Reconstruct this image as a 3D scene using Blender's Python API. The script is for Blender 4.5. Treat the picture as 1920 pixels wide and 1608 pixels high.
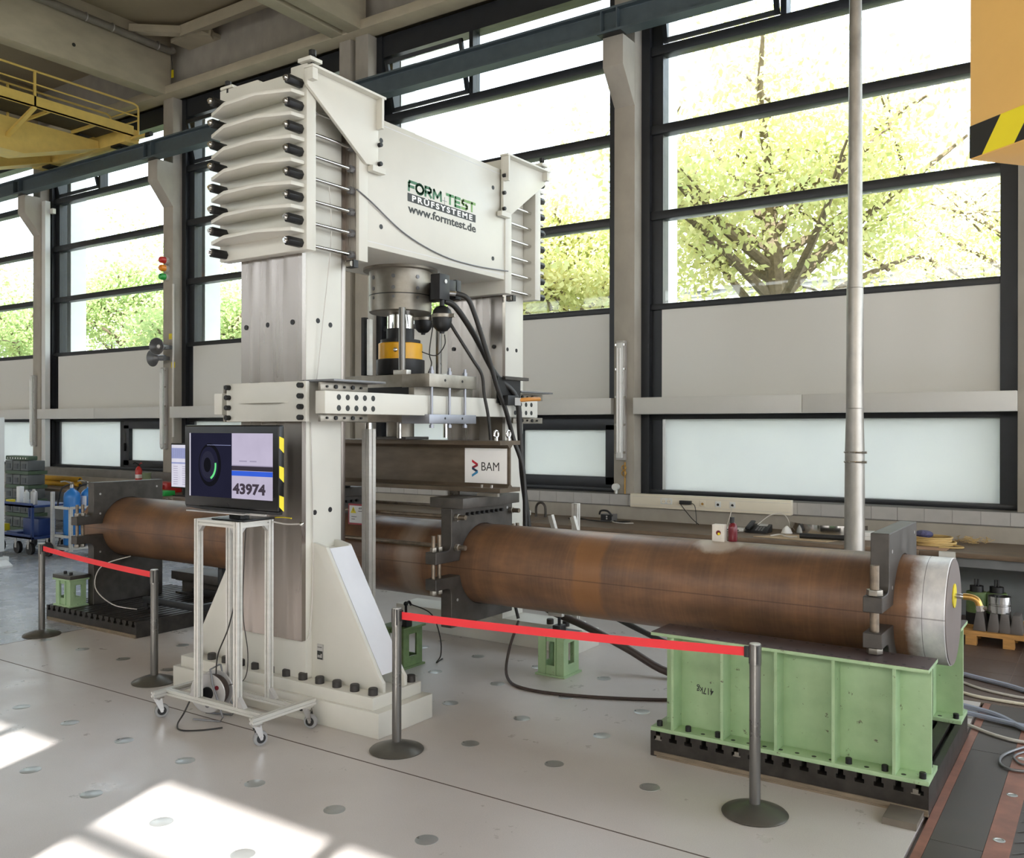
import bpy, bmesh, math, random
from mathutils import Vector, Matrix, Euler
random.seed(7)
sc = bpy.context.scene
for o in list(bpy.data.objects): bpy.data.objects.remove(o)
COL = sc.collection
PI = math.pi
R = math.radians
# ------------------------------------------------------------------ camera, sky, sun, exposure
cd = bpy.data.cameras.new('camera'); cam = bpy.data.objects.new('camera', cd); COL.objects.link(cam)
cd.sensor_fit = 'HORIZONTAL'; cd.sensor_width = 36; cd.lens = 36*1691.7/1920; cd.clip_end = 400; cd.clip_start = .05
cam.matrix_world = (Matrix.Translation((0, 0, 2.15)) @ Matrix.Rotation(R(33.835), 4, 'Z') @ Matrix.Rotation(R(90-.0655), 4, 'X') @ Matrix.Rotation(R(.0857), 4, 'Z'))
sc.camera = cam
w = bpy.data.worlds.new('sky'); sc.world = w; w.use_nodes = True
nt = w.node_tree; nt.nodes.clear()
sky = nt.nodes.new('ShaderNodeTexSky'); sky.sky_type = 'NISHITA'; sky.sun_disc = False
sky.sun_elevation = R(30); sky.sun_rotation = R(162); sky.air_density = 1.2; sky.dust_density = 2.5
mx = nt.nodes.new('ShaderNodeMix'); mx.data_type = 'RGBA'; mx.inputs[0].default_value = .72
mx.inputs[7].default_value = (4.85, 5.1, 5.45, 1)
bgn = nt.nodes.new('ShaderNodeBackground'); bgn.inputs[1].default_value = .55
wo = nt.nodes.new('ShaderNodeOutputWorld')
nt.links.new(sky.outputs[0], mx.inputs[6]); nt.links.new(mx.outputs[2], bgn.inputs[0]); nt.links.new(bgn.outputs[0], wo.inputs[0])
sd = bpy.data.lights.new('sun', 'SUN'); sd.energy = 9; sd.angle = R(.35); sd.color = (1, .985, .96)
sun = bpy.data.objects.new('sun', sd); COL.objects.link(sun)
sun.rotation_euler = Vector((-.31, .95, -.577)).to_track_quat('-Z', 'Y').to_euler()
sun.location = (5, -14, 9)
vs = sc.view_settings
vs.view_transform = 'Standard'; vs.look = 'None'; vs.gamma = 1; vs.use_curve_mapping = False
vs.exposure = 1.08
cy = sc.cycles
cy.use_denoising = True; cy.max_bounces = 10; cy.diffuse_bounces = 6; cy.glossy_bounces = 4; cy.transparent_max_bounces = 12
cy.transmission_bounces = 4; cy.sample_clamp_indirect = 6; cy.caustics_reflective = False; cy.caustics_refractive = False

# ------------------------------------------------------------------ materials
def lin(c):
    return tuple((v/255/12.92 if v/255 <= .04045 else ((v/255+.055)/1.055)**2.4) for v in c)
MATS = {}
def newmat(name):
    m = bpy.data.materials.new(name); m.use_nodes = True
    return m, m.node_tree, m.node_tree.nodes['Principled BSDF']
def coords(nt, scale=(1, 1, 1)):
    tc = nt.nodes.new('ShaderNodeTexCoord'); mp = nt.nodes.new('ShaderNodeMapping'); mp.inputs[3].default_value = scale
    nt.links.new(tc.outputs['Object'], mp.inputs[0]); return mp.outputs[0]
def noise(nt, vec, scale, detail=4, rough=.55):
    n = nt.nodes.new('ShaderNodeTexNoise'); n.inputs['Scale'].default_value = scale; n.inputs['Detail'].default_value = detail; n.inputs['Roughness'].default_value = rough
    nt.links.new(vec, n.inputs['Vector']); return n.outputs[0]
def ramp(nt, fac, stops):
    r = nt.nodes.new('ShaderNodeValToRGB'); e = r.color_ramp.elements
    while len(e) < len(stops): e.new(.5)
    for k, (p, c) in enumerate(stops):
        e[k].position = p; e[k].color = tuple(c)+((1,) if len(c) == 3 else ())
    nt.links.new(fac, r.inputs[0]); return r.outputs[0]
def mixc(nt, fac, a, b, mode='MIX'):
    m = nt.nodes.new('ShaderNodeMix'); m.data_type = 'RGBA'; m.blend_type = mode
    for sock, v in ((m.inputs[0], fac), (m.inputs[6], a), (m.inputs[7], b)):
        if hasattr(v, 'node'): nt.links.new(v, sock)
        elif isinstance(v, (int, float)): sock.default_value = v
        else: sock.default_value = tuple(v)+((1,) if len(v) == 3 else ())
    return m.outputs[2]
def math_(nt, op, a, b=None, clamp=False):
    m = nt.nodes.new('ShaderNodeMath'); m.operation = op; m.use_clamp = clamp
    for s, v in ((m.inputs[0], a), (m.inputs[1], b)):
        if v is None: continue
        if hasattr(v, 'node'): nt.links.new(v, s)
        else: s.default_value = v
    return m.outputs[0]
def bump(nt, bs, h, strength, dist=.01):
    b = nt.nodes.new('ShaderNodeBump'); b.inputs['Strength'].default_value = strength; b.inputs['Distance'].default_value = dist
    nt.links.new(h, b.inputs['Height']); nt.links.new(b.outputs[0], bs.inputs['Normal'])
def P(name, rgb, rough=.5, metal=0., var=.12, scale=6, stretch=(1, 1, 1), bmp=0., coat=0., spec=None, srgb=True, emit=0., detail=4, rv=.05):
    c = lin(rgb) if srgb else rgb
    m, t, b = newmat(name)
    b.inputs['Roughness'].default_value = rough; b.inputs['Metallic'].default_value = metal
    if spec is not None: b.inputs['Specular IOR Level'].default_value = spec
    if coat: b.inputs['Coat Weight'].default_value = coat; b.inputs['Coat Roughness'].default_value = .12
    v = coords(t, stretch); n = noise(t, v, scale, detail)
    lo = tuple(x*(1-var) for x in c); hi = tuple(min(1, x*(1+var)) for x in c)
    col = ramp(t, n, [(.3, lo), (.7, hi)])
    t.links.new(col, b.inputs['Base Color'])
    rr = ramp(t, n, [(.3, (max(0, rough-rv),)*3), (.7, (min(1, rough+rv),)*3)]); t.links.new(rr, b.inputs['Roughness'])
    if bmp: bump(t, b, n, bmp)
    if emit:
        t.links.new(col, b.inputs['Emission Color']); b.inputs['Emission Strength'].default_value = emit
    MATS[name] = m; return m
white = P('machine_white_paint', (211, 209, 200), .38, var=.03, scale=3)
white2 = P('white_sheet', (218, 219, 224), .35, var=.03)
steel = P('brushed_steel', (172, 165, 158), .3, .95, var=.2, scale=5, stretch=(14, 14, .6))
wear = P('wear_plate_steel', (150, 142, 136), .28, .95, var=.06, scale=1.6, stretch=(3.2, 3.2, .22), rv=.06, detail=2)
bluesteel = P('blue_grey_steel', (150, 152, 160), .42, .7, var=.08)
chrome = P('chrome', (210, 208, 205), .12, 1, var=.05)
alu = P('aluminium', (214, 212, 206), .4, .4, var=.06, stretch=(1, 1, 5))
msteel = P('machined_steel', (150, 144, 134), .42, .8, var=.22, scale=7)
dark = P('dark_mill_steel', (82, 78, 74), .5, .55, var=.28, scale=7, bmp=.1)
dark2 = P('dark_cast_iron', (62, 58, 54), .42, .5, var=.35, scale=9, bmp=.15)
black = P('black_oxide', (34, 34, 35), .42, .3, var=.2)
rubber = P('black_rubber', (40, 38, 36), .5, 0, var=.15)
rodm = P('threaded_rod_steel', (128, 116, 102), .4, .7, var=.25, scale=20)
yel = P('load_cell_yellow', (238, 176, 20), .35, var=.04)
red = P('belt_red', (232, 48, 56), .6, var=.03)
postm = P('stanchion_grey', (112, 110, 106), .3, .7, var=.08, scale=3)
concrete = P('concrete', (164, 158, 148), .85, var=.09, scale=4, stretch=(1, 1, .6), bmp=.1)
conc2 = P('beam_concrete', (174, 164, 142), .85, var=.1, scale=2, stretch=(1, 1, 2), bmp=.08)
ceilm = P('ceiling_panel', (150, 138, 114), .9, var=.06, scale=1.5)
frame = P('window_frame_dark', (44, 46, 50), .4, .3, var=.1)
panelw = P('spandrel_panel', (214, 213, 209), .28, var=.006, scale=.5, rv=.005)
ledgem = P('sill_box_grey', (206, 205, 201), .45, var=.01, rv=.01)
tilegrey = P('grey_wall_tile', (176, 174, 172), .5, var=.06)
railm = P('rail_bluegrey', (80, 92, 98), .5, .2, var=.12)
craney = P('crane_yellow', (216, 186, 100), .45, var=.07)
cranedk = P('crane_grating', (58, 52, 38), .7, .2)
hooky = P('hook_orange_yellow', (232, 184, 104), .35, var=.03)
tapey = P('hazard_yellow', (240, 220, 40), .5, var=.03)
tapek = P('hazard_black', (36, 36, 32), .5, var=.1)
benchw = P('bench_wood', (112, 94, 76), .55, var=.25, scale=4, stretch=(1, 6, 6))
benchg = P('bench_grey_panel', (120, 124, 126), .6, var=.06)
galv = P('galvanised', (176, 172, 166), .42, .75, var=.15, scale=10, stretch=(1, 1, .5))
tilebr = P('brown_floor_tile', (92, 76, 68), .45, var=.2, scale=8, stretch=(3, 1, 1))
plateb = P('dark_floor_plate', (84, 78, 74), .5, .2, var=.15)
oran = P('worn_orange_primer', (142, 98, 82), .55, .1, var=.3, scale=6)
discm = P('floor_cap_metal', (176, 178, 176), .3, .6, var=.1)
wood = P('pallet_wood', (190, 142, 82), .7, var=.2, scale=6, stretch=(1, 8, 8))
blue = P('blue_cylinder', (40, 120, 196), .35, var=.05)
bluedk = P('trolley_blue', (44, 66, 120), .45, var=.1)
binm = P('storage_bin_grey', (92, 98, 100), .5, var=.08)
bing = P('storage_bin_green', (72, 92, 74), .5, var=.1)
cream = P('cream_plastic', (228, 220, 202), .4, var=.02)
silver = P('silver_plastic', (190, 188, 186), .35, .4, var=.04)
glossk = P('gloss_black', (16, 16, 17), .3, var=.1, spec=.35)
matblk = P('matt_black', (28, 28, 30), .5, var=.1)
brass = P('brass', (190, 150, 84), .3, .8, var=.1)
redp = P('signal_red', (190, 40, 36), .35, var=.04)
ambp = P('signal_amber', (236, 140, 30), .3, var=.04)
grnp = P('signal_green', (40, 160, 70), .3, var=.04)
darkred = P('bottle_dark_red', (104, 20, 32), .3, var=.05)
ochre = P('ochre_mat', (196, 150, 30), .6, var=.12)
cangr = P('green_can', (128, 150, 116), .45, var=.05)
cabg = P('cabinet_grey', (214, 216, 216), .4, var=.02)
paper = P('paper', (244, 244, 243), .6, var=.02)
prtblk = P('print_black', (34, 36, 34), .5, var=.05)
grey6 = P('grey_metal', (120, 120, 122), .4, .4, var=.1)
pipegrey = P('drain_pipe_grey', (120, 114, 104), .5, .1, var=.12)
yelplast = P('yellow_plastic', (226, 206, 30), .45, var=.04)
cablewhite = P('cable_white', (206, 202, 196), .5, var=.05)
hoseblue = P('hose_blue_grey', (150, 156, 176), .45, var=.06)
hosebrn = P('hose_brown', (66, 54, 50), .5, var=.1)
bark = P('bark', (112, 98, 80), .9, var=.3, scale=12)
lawnm = P('lawn', (124, 130, 108), .9, var=.25)
facade = P('white_facade', (232, 232, 230), .7, var=.03)
castgrey = P('caster_tyre', (150, 150, 150), .6, var=.05)
ceram = P('fluor_cover', (220, 222, 220), .3, var=.02)
lumpw = P('white_lug', (214, 208, 198), .55, var=.08, scale=20)
rope = P('straw_rope', (196, 168, 112), .8, var=.15)
purple = P('purple_cloth', (84, 84, 120), .7, var=.4, scale=40)
cloth = P('straw_mat', (188, 176, 150), .8, var=.08)

def green_paint():
    m, t, b = newmat('green_machine_paint'); v = coords(t)
    n = noise(t, v, 5, 5); c = ramp(t, n, [(.3, lin((150, 178, 136))), (.7, lin((170, 196, 154)))])
    n2 = noise(t, v, 22, 8, .65); chip = ramp(t, n2, [(.64, (0, 0, 0)), (.70, (1, 1, 1))])
    c2 = mixc(t, chip, c, lin((96, 92, 76)))
    t.links.new(c2, b.inputs['Base Color']); b.inputs['Roughness'].default_value = .42
    bump(t, b, n2, .12); return m
green = green_paint()
greendk = P('olive_green_paint', (100, 122, 78), .5, var=.22, scale=14)

def pipe_mat():
    m, t, b = newmat('rusty_pipe_steel')
    v = coords(t, (.35, 1, 1)); n = noise(t, v, 6, 6, .6)
    base = ramp(t, n, [(.28, lin((94, 73, 60))), (.5, lin((116, 87, 67))), (.75, lin((136, 102, 75)))])
    # circumferential scratch marks
    v2 = coords(t, (28, 1.2, 1.2)); n2 = noise(t, v2, 2.2, 6, .7)
    st = ramp(t, n2, [(.45, (0, 0, 0)), (.8, (1, 1, 1))])
    base = mixc(t, math_(t, 'MULTIPLY', st, .26), base, lin((164, 126, 88)))
    v3 = coords(t, (2.3, .05, .05)); n3 = noise(t, v3, 1.4, 2)
    band = ramp(t, n3, [(.42, (.86, .86, .88)), (.58, (1.12, 1.06, .98))])
    base = mixc(t, 1, base, band, 'MULTIPLY')
    # object coordinates: x along the pipe (origin at the axis centre x=-5.18, z=1.007)
    tc = t.nodes.new('ShaderNodeTexCoord'); sp = t.nodes.new('ShaderNodeSeparateXYZ'); t.links.new(tc.outputs['Object'], sp.inputs[0])
    vn = coords(t, (1.5, 1, 1)); nn = noise(t, vn, 7, 5, .6)
    # primer on the right-hand end
    f = math_(t, 'ADD', sp.outputs[0], math_(t, 'MULTIPLY', nn, .09))
    fr = t.nodes.new('ShaderNodeMapRange'); fr.inputs[1].default_value = 4.16; fr.inputs[2].default_value = 4.24; t.links.new(f, fr.inputs[0])
    base = mixc(t, fr.outputs[0], base, ramp(t, nn, [(.3, lin((196, 196, 198))), (.7, lin((232, 230, 228)))]))
    # ground patch round the lug on top: distance from (2.83, 0, .334)
    def blob(x, y, z, r, sx):
        d = t.nodes.new('ShaderNodeVectorMath'); d.operation = 'SUBTRACT'; t.links.new(tc.outputs['Object'], d.inputs[0]); d.inputs[1].default_value = (x, y, z)
        s = t.nodes.new('ShaderNodeVectorMath'); s.operation = 'MULTIPLY'; t.links.new(d.outputs[0], s.inputs[0]); s.inputs[1].default_value = (sx, 1, 1)
        l = t.nodes.new('ShaderNodeVectorMath'); l.operation = 'LENGTH'; t.links.new(s.outputs[0], l.inputs[0])
        f = math_(t, 'ADD', l.outputs['Value'], math_(t, 'MULTIPLY', nn, .08))
        q = t.nodes.new('ShaderNodeMapRange'); q.inputs[1].default_value = r+.05; q.inputs[2].default_value = r; t.links.new(f, q.inputs[0]); return q.outputs[0]
    base = mixc(t, math_(t, 'MULTIPLY', blob(2.83, -.08, .33, .14, .8), .85), base, lin((190, 178, 164)))
    # dusty pale rings near the portal
    g = math_(t, 'ABSOLUTE', math_(t, 'ADD', f, -.20)); gr = t.nodes.new('ShaderNodeMapRange'); gr.inputs[1].default_value = .16; gr.inputs[2].default_value = .05; t.links.new(g, gr.inputs[0])
    base = mixc(t, math_(t, 'MULTIPLY', gr.outputs[0], .55), base, lin((176, 160, 146)))
    bn_ = math_(t, 'ABSOLUTE', math_(t, 'ADD', f, -1.94)); br_ = t.nodes.new('ShaderNodeMapRange'); br_.inputs[1].default_value = .135; br_.inputs[2].default_value = .10; t.links.new(bn_, br_.inputs[0])
    base = mixc(t, math_(t, 'MULTIPLY', br_.outputs[0], .6), base, lin((150, 104, 62)))
    # longitudinal weld seam on the near side
    ze = math_(t, 'ABSOLUTE', math_(t, 'ADD', sp.outputs[2], .0)); seam = math_(t, 'LESS_THAN', ze, .004)
    base = mixc(t, math_(t, 'MULTIPLY', seam, .5), base, lin((60, 42, 34)))
    t.links.new(base, b.inputs['Base Color']); b.inputs['Roughness'].default_value = .42; b.inputs['Metallic'].default_value = .15
    b.inputs['Specular IOR Level'].default_value = .45
    bump(t, b, n, .06); return m
pipem = pipe_mat()
capm = P('pipe_end_cap', (122, 112, 108), .5, .3, var=.12, scale=14, stretch=(1, 1, 1))

def floor_mat(name, a, bcol, rough):
    m, t, b = newmat(name); v = coords(t)
    n = noise(t, v, .8, 5); c = ramp(t, n, [(.3, lin(a)), (.7, lin(bcol))])
    n2 = noise(t, v, 3.1, 9, .7); st = ramp(t, n2, [(.66, (0, 0, 0)), (.74, (1, 1, 1))])
    c = mixc(t, math_(t, 'MULTIPLY', st, .13), c, lin((120, 108, 96)))
    n3 = noise(t, v, 160, 2); c = mixc(t, .08, c, ramp(t, n3, [(.4, (.1, .1, .1)), (.6, (1, 1, 1))]), 'MULTIPLY')
    t.links.new(c, b.inputs['Base Color'])
    rr = ramp(t, n2, [(.3, (rough-.05,)*3), (.7, (rough+.1,)*3)]); t.links.new(rr, b.inputs['Roughness'])
    bump(t, b, n3, .04, .002); return m
floorm = floor_mat('epoxy_floor', (196, 189, 185), (207, 201, 197), .3)
floorb = floor_mat('blue_grey_floor', (168, 174, 184), (180, 185, 194), .24)

def glass_mat():
    m = bpy.data.materials.new('window_glass'); m.use_nodes = True; t = m.node_tree; t.nodes.clear()
    o = t.nodes.new('ShaderNodeOutputMaterial'); mix = t.nodes.new('ShaderNodeMixShader')
    tr = t.nodes.new('ShaderNodeBsdfTransparent'); tr.inputs[0].default_value = (.9, .93, .92, 1)
    gl = t.nodes.new('ShaderNodeBsdfGlossy'); gl.inputs['Roughness'].default_value = .02
    fr = t.nodes.new('ShaderNodeLayerWeight'); fr.inputs[0].default_value = .5
    fc = math_(t, 'ADD', math_(t, 'MULTIPLY', math_(t, 'POWER', fr.outputs['Facing'], 5.), .6), .03)
    t.links.new(fc, mix.inputs[0]); t.links.new(tr.outputs[0], mix.inputs[1]); t.links.new(gl.outputs[0], mix.inputs[2]); t.links.new(mix.outputs[0], o.inputs[0])
    return m
glass = glass_mat()
def frosted_mat():
    m = bpy.data.materials.new('frosted_glass'); m.use_nodes = True; t = m.node_tree; t.nodes.clear()
    o = t.nodes.new('ShaderNodeOutputMaterial'); mix = t.nodes.new('ShaderNodeMixShader'); mix.inputs[0].default_value = .45
    d = t.nodes.new('ShaderNodeBsdfDiffuse'); d.inputs[0].default_value = (.84, .86, .87, 1)
    tl = t.nodes.new('ShaderNodeBsdfTranslucent'); v = coords(t); n = noise(t, v, 1.5, 2); c = ramp(t, n, [(.3, (.80, .84, .85)), (.7, (.86, .9, .9))]); t.links.new(c, tl.inputs[0])
    t.links.new(d.outputs[0], mix.inputs[1]); t.links.new(tl.outputs[0], mix.inputs[2])
    g = t.nodes.new('ShaderNodeBsdfGlossy'); g.inputs['Roughness'].default_value = .25
    m2 = t.nodes.new('ShaderNodeMixShader'); m2.inputs[0].default_value = .05
    t.links.new(mix.outputs[0], m2.inputs[1]); t.links.new(g.outputs[0], m2.inputs[2]); t.links.new(m2.outputs[0], o.inputs[0]); return m
frosted = frosted_mat()
def leaf_mat(name, a, bb):
    m = bpy.data.materials.new(name); m.use_nodes = True; t = m.node_tree; t.nodes.clear()
    o = t.nodes.new('ShaderNodeOutputMaterial'); mix = t.nodes.new('ShaderNodeMixShader'); mix.inputs[0].default_value = .5
    v = coords(t); n = noise(t, v, 1.1, 5); c = ramp(t, n, [(.32, lin(a)), (.68, lin(bb))])
    d = t.nodes.new('ShaderNodeBsdfDiffuse'); tl = t.nodes.new('ShaderNodeBsdfTranslucent')
    t.links.new(c, d.inputs[0]); t.links.new(c, tl.inputs[0]); t.links.new(d.outputs[0], mix.inputs[1]); t.links.new(tl.outputs[0], mix.inputs[2]); t.links.new(mix.outputs[0], o.inputs[0]); return m
leafA = leaf_mat('leaves_yellow_green', (186, 196, 134), (228, 220, 168))
leafB = leaf_mat('leaves_green', (152, 176, 118), (202, 210, 152))
def emis(name, rgb, s=1.):
    m = bpy.data.materials.new(name); m.use_nodes = True; t = m.node_tree; t.nodes.clear()
    o = t.nodes.new('ShaderNodeOutputMaterial'); e = t.nodes.new('ShaderNodeEmission'); v = coords(t); n = noise(t, v, 6, 2); c = lin(rgb)
    cc = ramp(t, n, [(.3, tuple(x*.94 for x in c)), (.7, tuple(x*1.04 for x in c))]); t.links.new(cc, e.inputs[0]); e.inputs[1].default_value = s; t.links.new(e.outputs[0], o.inputs[0]); return m
SCR = .48
s_navy = emis('screen_navy', (34, 34, 52), SCR); s_blk = emis('screen_black', (22, 22, 28), SCR); s_ring = emis('screen_ring', (44, 44, 60), SCR)
s_grn = emis('screen_green', (110, 226, 140), SCR); s_lil = emis('screen_lilac', (190, 182, 204), SCR); s_dk = emis('screen_dark_band', (58, 52, 62), SCR)
s_bl = emis('screen_blue', (58, 98, 214), SCR); s_dig = emis('screen_digits', (70, 62, 72), SCR); s_wh = emis('screen_white', (214, 212, 226), SCR); s_lav = emis('screen_lavender', (150, 156, 196), SCR)
s_pale = emis('screen_pale_lilac', (160, 152, 176), SCR)

# ------------------------------------------------------------------ mesh helpers
def wloc(o):
    v = Vector((0, 0, 0))
    while o is not None:
        v += o.location; o = o.parent
    return v
class MB:
    def __init__(s): s.v = []; s.f = []
    def _add(s, vs, fs):
        b = len(s.v); s.v += [Vector(p) for p in vs]; s.f += [tuple(i+b for i in f) for f in fs]; return s
    def box(s, x0, x1, y0, y1, z0, z1):
        return s._add([(x0, y0, z0), (x1, y0, z0), (x1, y1, z0), (x0, y1, z0), (x0, y0, z1), (x1, y0, z1), (x1, y1, z1), (x0, y1, z1)],
                      [(0, 3, 2, 1), (4, 5, 6, 7), (0, 1, 5, 4), (1, 2, 6, 5), (2, 3, 7, 6), (3, 0, 4, 7)])
    def cb(s, c, d): return s.box(c[0]-d[0]/2, c[0]+d[0]/2, c[1]-d[1]/2, c[1]+d[1]/2, c[2]-d[2]/2, c[2]+d[2]/2)
    def prism(s, pts, ax, a, b):
        n = len(pts)
        ar = sum(pts[i][0]*pts[(i+1) % n][1]-pts[(i+1) % n][0]*pts[i][1] for i in range(n))
        if ar < 0: pts = pts[::-1]
        def mk(p, h): return {'x': (h, p[0], p[1]), 'y': (p[0], h, p[1]), 'z': (p[0], p[1], h)}[ax]
        lo, hi = (min(a, b), max(a, b))
        vs = [mk(p, lo) for p in pts]+[mk(p, hi) for p in pts]
        fs = [tuple(range(n-1, -1, -1)), tuple(range(n, 2*n))]+[(i, (i+1) % n, n+(i+1) % n, n+i) for i in range(n)]
        if ax == 'y': fs = [f[::-1] for f in fs]
        return s._add(vs, fs)
    def cyl(s, p0, p1, r0, r1=None, n=16):
        p0 = Vector(p0); p1 = Vector(p1); r1 = r0 if r1 is None else r1
        d = (p1-p0).normalized(); u = d.orthogonal().normalized()
        if abs(d.z) > .99: u = Vector((1, 0, 0))
        wv = d.cross(u)
        vs = []
        for p, r in ((p0, r0), (p1, r1)):
            for i in range(n):
                a = 2*PI*i/n; vs.append(p+u*(r*math.cos(a))+wv*(r*math.sin(a)))
        fs = [tuple(range(n-1, -1, -1)), tuple(range(n, 2*n))]+[(i, (i+1) % n, n+(i+1) % n, n+i) for i in range(n)]
        return s._add(vs, fs)
    def lathe(s, c, prof, n=24, axis='z'):
        vs = []; fs = []
        for r, h in prof:
            for i in range(n):
                a = 2*PI*i/n; x, y = r*math.cos(a), r*math.sin(a)
                q = {'z': (x, y, h), 'x': (h, x, y), 'y': (y, h, x)}[axis]
                vs.append((c[0]+q[0], c[1]+q[1], c[2]+q[2]))
        k = len(prof)
        for j in range(k-1):
            for i in range(n): fs.append((j*n+i, j*n+(i+1) % n, (j+1)*n+(i+1) % n, (j+1)*n+i))
        fs.append(tuple(range(n-1, -1, -1))); fs.append(tuple((k-1)*n+i for i in range(n)))
        return s._add(vs, fs)
    def sphere(s, c, r, n=16, m=8, sz=1.):
        return s.lathe(c, [(max(.001, r*math.sin(PI*j/m)), -r*sz*math.cos(PI*j/m)) for j in range(m+1)], n)
    def tube(s, pts, r, n=8, sm=6, taper=1.):
        pts = [Vector(p) for p in pts]
        if sm > 1 and len(pts) > 2:
            q = []
            for i in range(len(pts)-1):
                a = pts[max(i-1, 0)]; b = pts[i]; c = pts[i+1]; d = pts[min(i+2, len(pts)-1)]
                for k in range(sm):
                    t = k/sm
                    q.append(.5*((2*b)+(c-a)*t+(2*a-5*b+4*c-d)*t*t+(3*b-a-3*c+d)*t**3))
            q.append(pts[-1]); pts = q
        vs = []; N = len(pts); u = None
        for i, p in enumerate(pts):
            d = (pts[min(i+1, N-1)]-pts[max(i-1, 0)]).normalized()
            u = (d.orthogonal() if u is None else (u-d*u.dot(d))).normalized(); wv = d.cross(u)
            rr = r*(1+(taper-1)*i/max(1, N-1))
            for k in range(n):
                a = 2*PI*k/n; vs.append(p+u*(rr*math.cos(a))+wv*(rr*math.sin(a)))
        fs = [tuple(range(n-1, -1, -1)), tuple((N-1)*n+k for k in range(n))]
        for i in range(N-1):
            for k in range(n): fs.append((i*n+k, i*n+(k+1) % n, (i+1)*n+(k+1) % n, (i+1)*n+k))
        return s._add(vs, fs)
    def torus(s, c, R_, r, axis='z', n=24, m=8):
        vs = []; fs = []
        for i in range(n):
            a = 2*PI*i/n
            for j in range(m):
                b = 2*PI*j/m; x = (R_+r*math.cos(b))*math.cos(a); y = (R_+r*math.cos(b))*math.sin(a); z = r*math.sin(b)
                q = {'z': (x, y, z), 'x': (z, x, y), 'y': (x, z, y)}[axis]; vs.append((c[0]+q[0], c[1]+q[1], c[2]+q[2]))
        for i in range(n):
            for j in range(m): fs.append((i*m+j, ((i+1) % n)*m+j, ((i+1) % n)*m+(j+1) % m, i*m+(j+1) % m))
        return s._add(vs, fs)
    def xform(s, mat):
        s.v = [mat @ p for p in s.v]; return s
    def build(s, name, mat, parent=None, bev=0., seg=2, ang=35, origin=None):
        if parent is not None: org = wloc(parent)
        elif origin is not None: org = Vector(origin)
        else:
            xs = [p.x for p in s.v]; ys = [p.y for p in s.v]; zs = [p.z for p in s.v]
            org = Vector(((min(xs)+max(xs))/2, (min(ys)+max(ys))/2, min(zs)))
        me = bpy.data.meshes.new(name); me.from_pydata([p-org for p in s.v], [], s.f)
        bm = bmesh.new(); bm.from_mesh(me)
        bmesh.ops.recalc_face_normals(bm, faces=bm.faces)
        if bev:
            es = [e for e in bm.edges if len(e.link_faces) == 2 and e.calc_face_angle(0) > R(35)]
            bmesh.ops.bevel(bm, geom=es, offset=bev, segments=seg, profile=.5, affect='EDGES', clamp_overlap=True)
        bm.to_mesh(me); bm.free()
        me.shade_smooth(); me.set_sharp_from_angle(angle=R(ang))
        me.materials.append(mat)
        o = bpy.data.objects.new(name, me); COL.objects.link(o)
        if parent is not None: o.parent = parent
        else: o.location = org
        return o
def tag(o, label=None, cat=None, group=None, kind=None):
    if label: o['label'] = label
    if cat: o['category'] = cat
    if group: o['group'] = group
    if kind: o['kind'] = kind
    return o
def thing(name, loc, label=None, cat=None, group=None, kind=None):
    o = bpy.data.objects.new(name, None); COL.objects.link(o); o.location = loc; o.empty_display_size = .1
    return tag(o, label, cat, group, kind)
def copy_tree(o, parent=None, loc=None):
    c = o.copy(); COL.objects.link(c)
    if parent is not None: c.parent = parent
    if loc is not None: c.location = loc
    for ch in list(o.children): copy_tree(ch, c)
    return c
def B(*a): return MB().box(*a)
def C(*a, **k): return MB().cyl(*a, **k)
def T(*a, **k): return MB().tube(*a, **k)
def text(body, size, mat, parent, loc, rot, name='lettering', align='LEFT', bold=0., sx=1., space=1., ext=.0006, width=None):
    cu = bpy.data.curves.new(name, 'FONT'); cu.body = body; cu.size = size; cu.extrude = ext; cu.offset = bold; cu.align_x = align; cu.space_character = space; cu.resolution_u = 3
    tmp = bpy.data.objects.new(name, cu); COL.objects.link(tmp)
    bpy.context.view_layer.update()
    me = bpy.data.meshes.new_from_object(tmp.evaluated_get(bpy.context.evaluated_depsgraph_get()))
    bpy.data.objects.remove(tmp); me.materials.append(mat)
    if width:
        xs = [v.co.x for v in me.vertices]; x0 = min(xs); sx = width/(max(xs)-x0)
        for v in me.vertices: v.co.x = (v.co.x-x0)*sx
    elif sx != 1:
        for v in me.vertices: v.co.x *= sx
    me.transform(Matrix.Translation(Vector(loc)-wloc(parent)) @ Euler(rot).to_matrix().to_4x4())
    o = bpy.data.objects.new(name, me); COL.objects.link(o); o.parent = parent
    return o
FX = (R(90), 0, R(90))      # lettering on a face turned towards +x
FY = (R(90), 0, 0)          # lettering on a face turned towards -y
def hexa(r): return [(r*math.cos(PI/3*i), r*math.sin(PI/3*i)) for i in range(6)]
def struct(o): o['kind'] = 'structure'; return o

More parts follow.
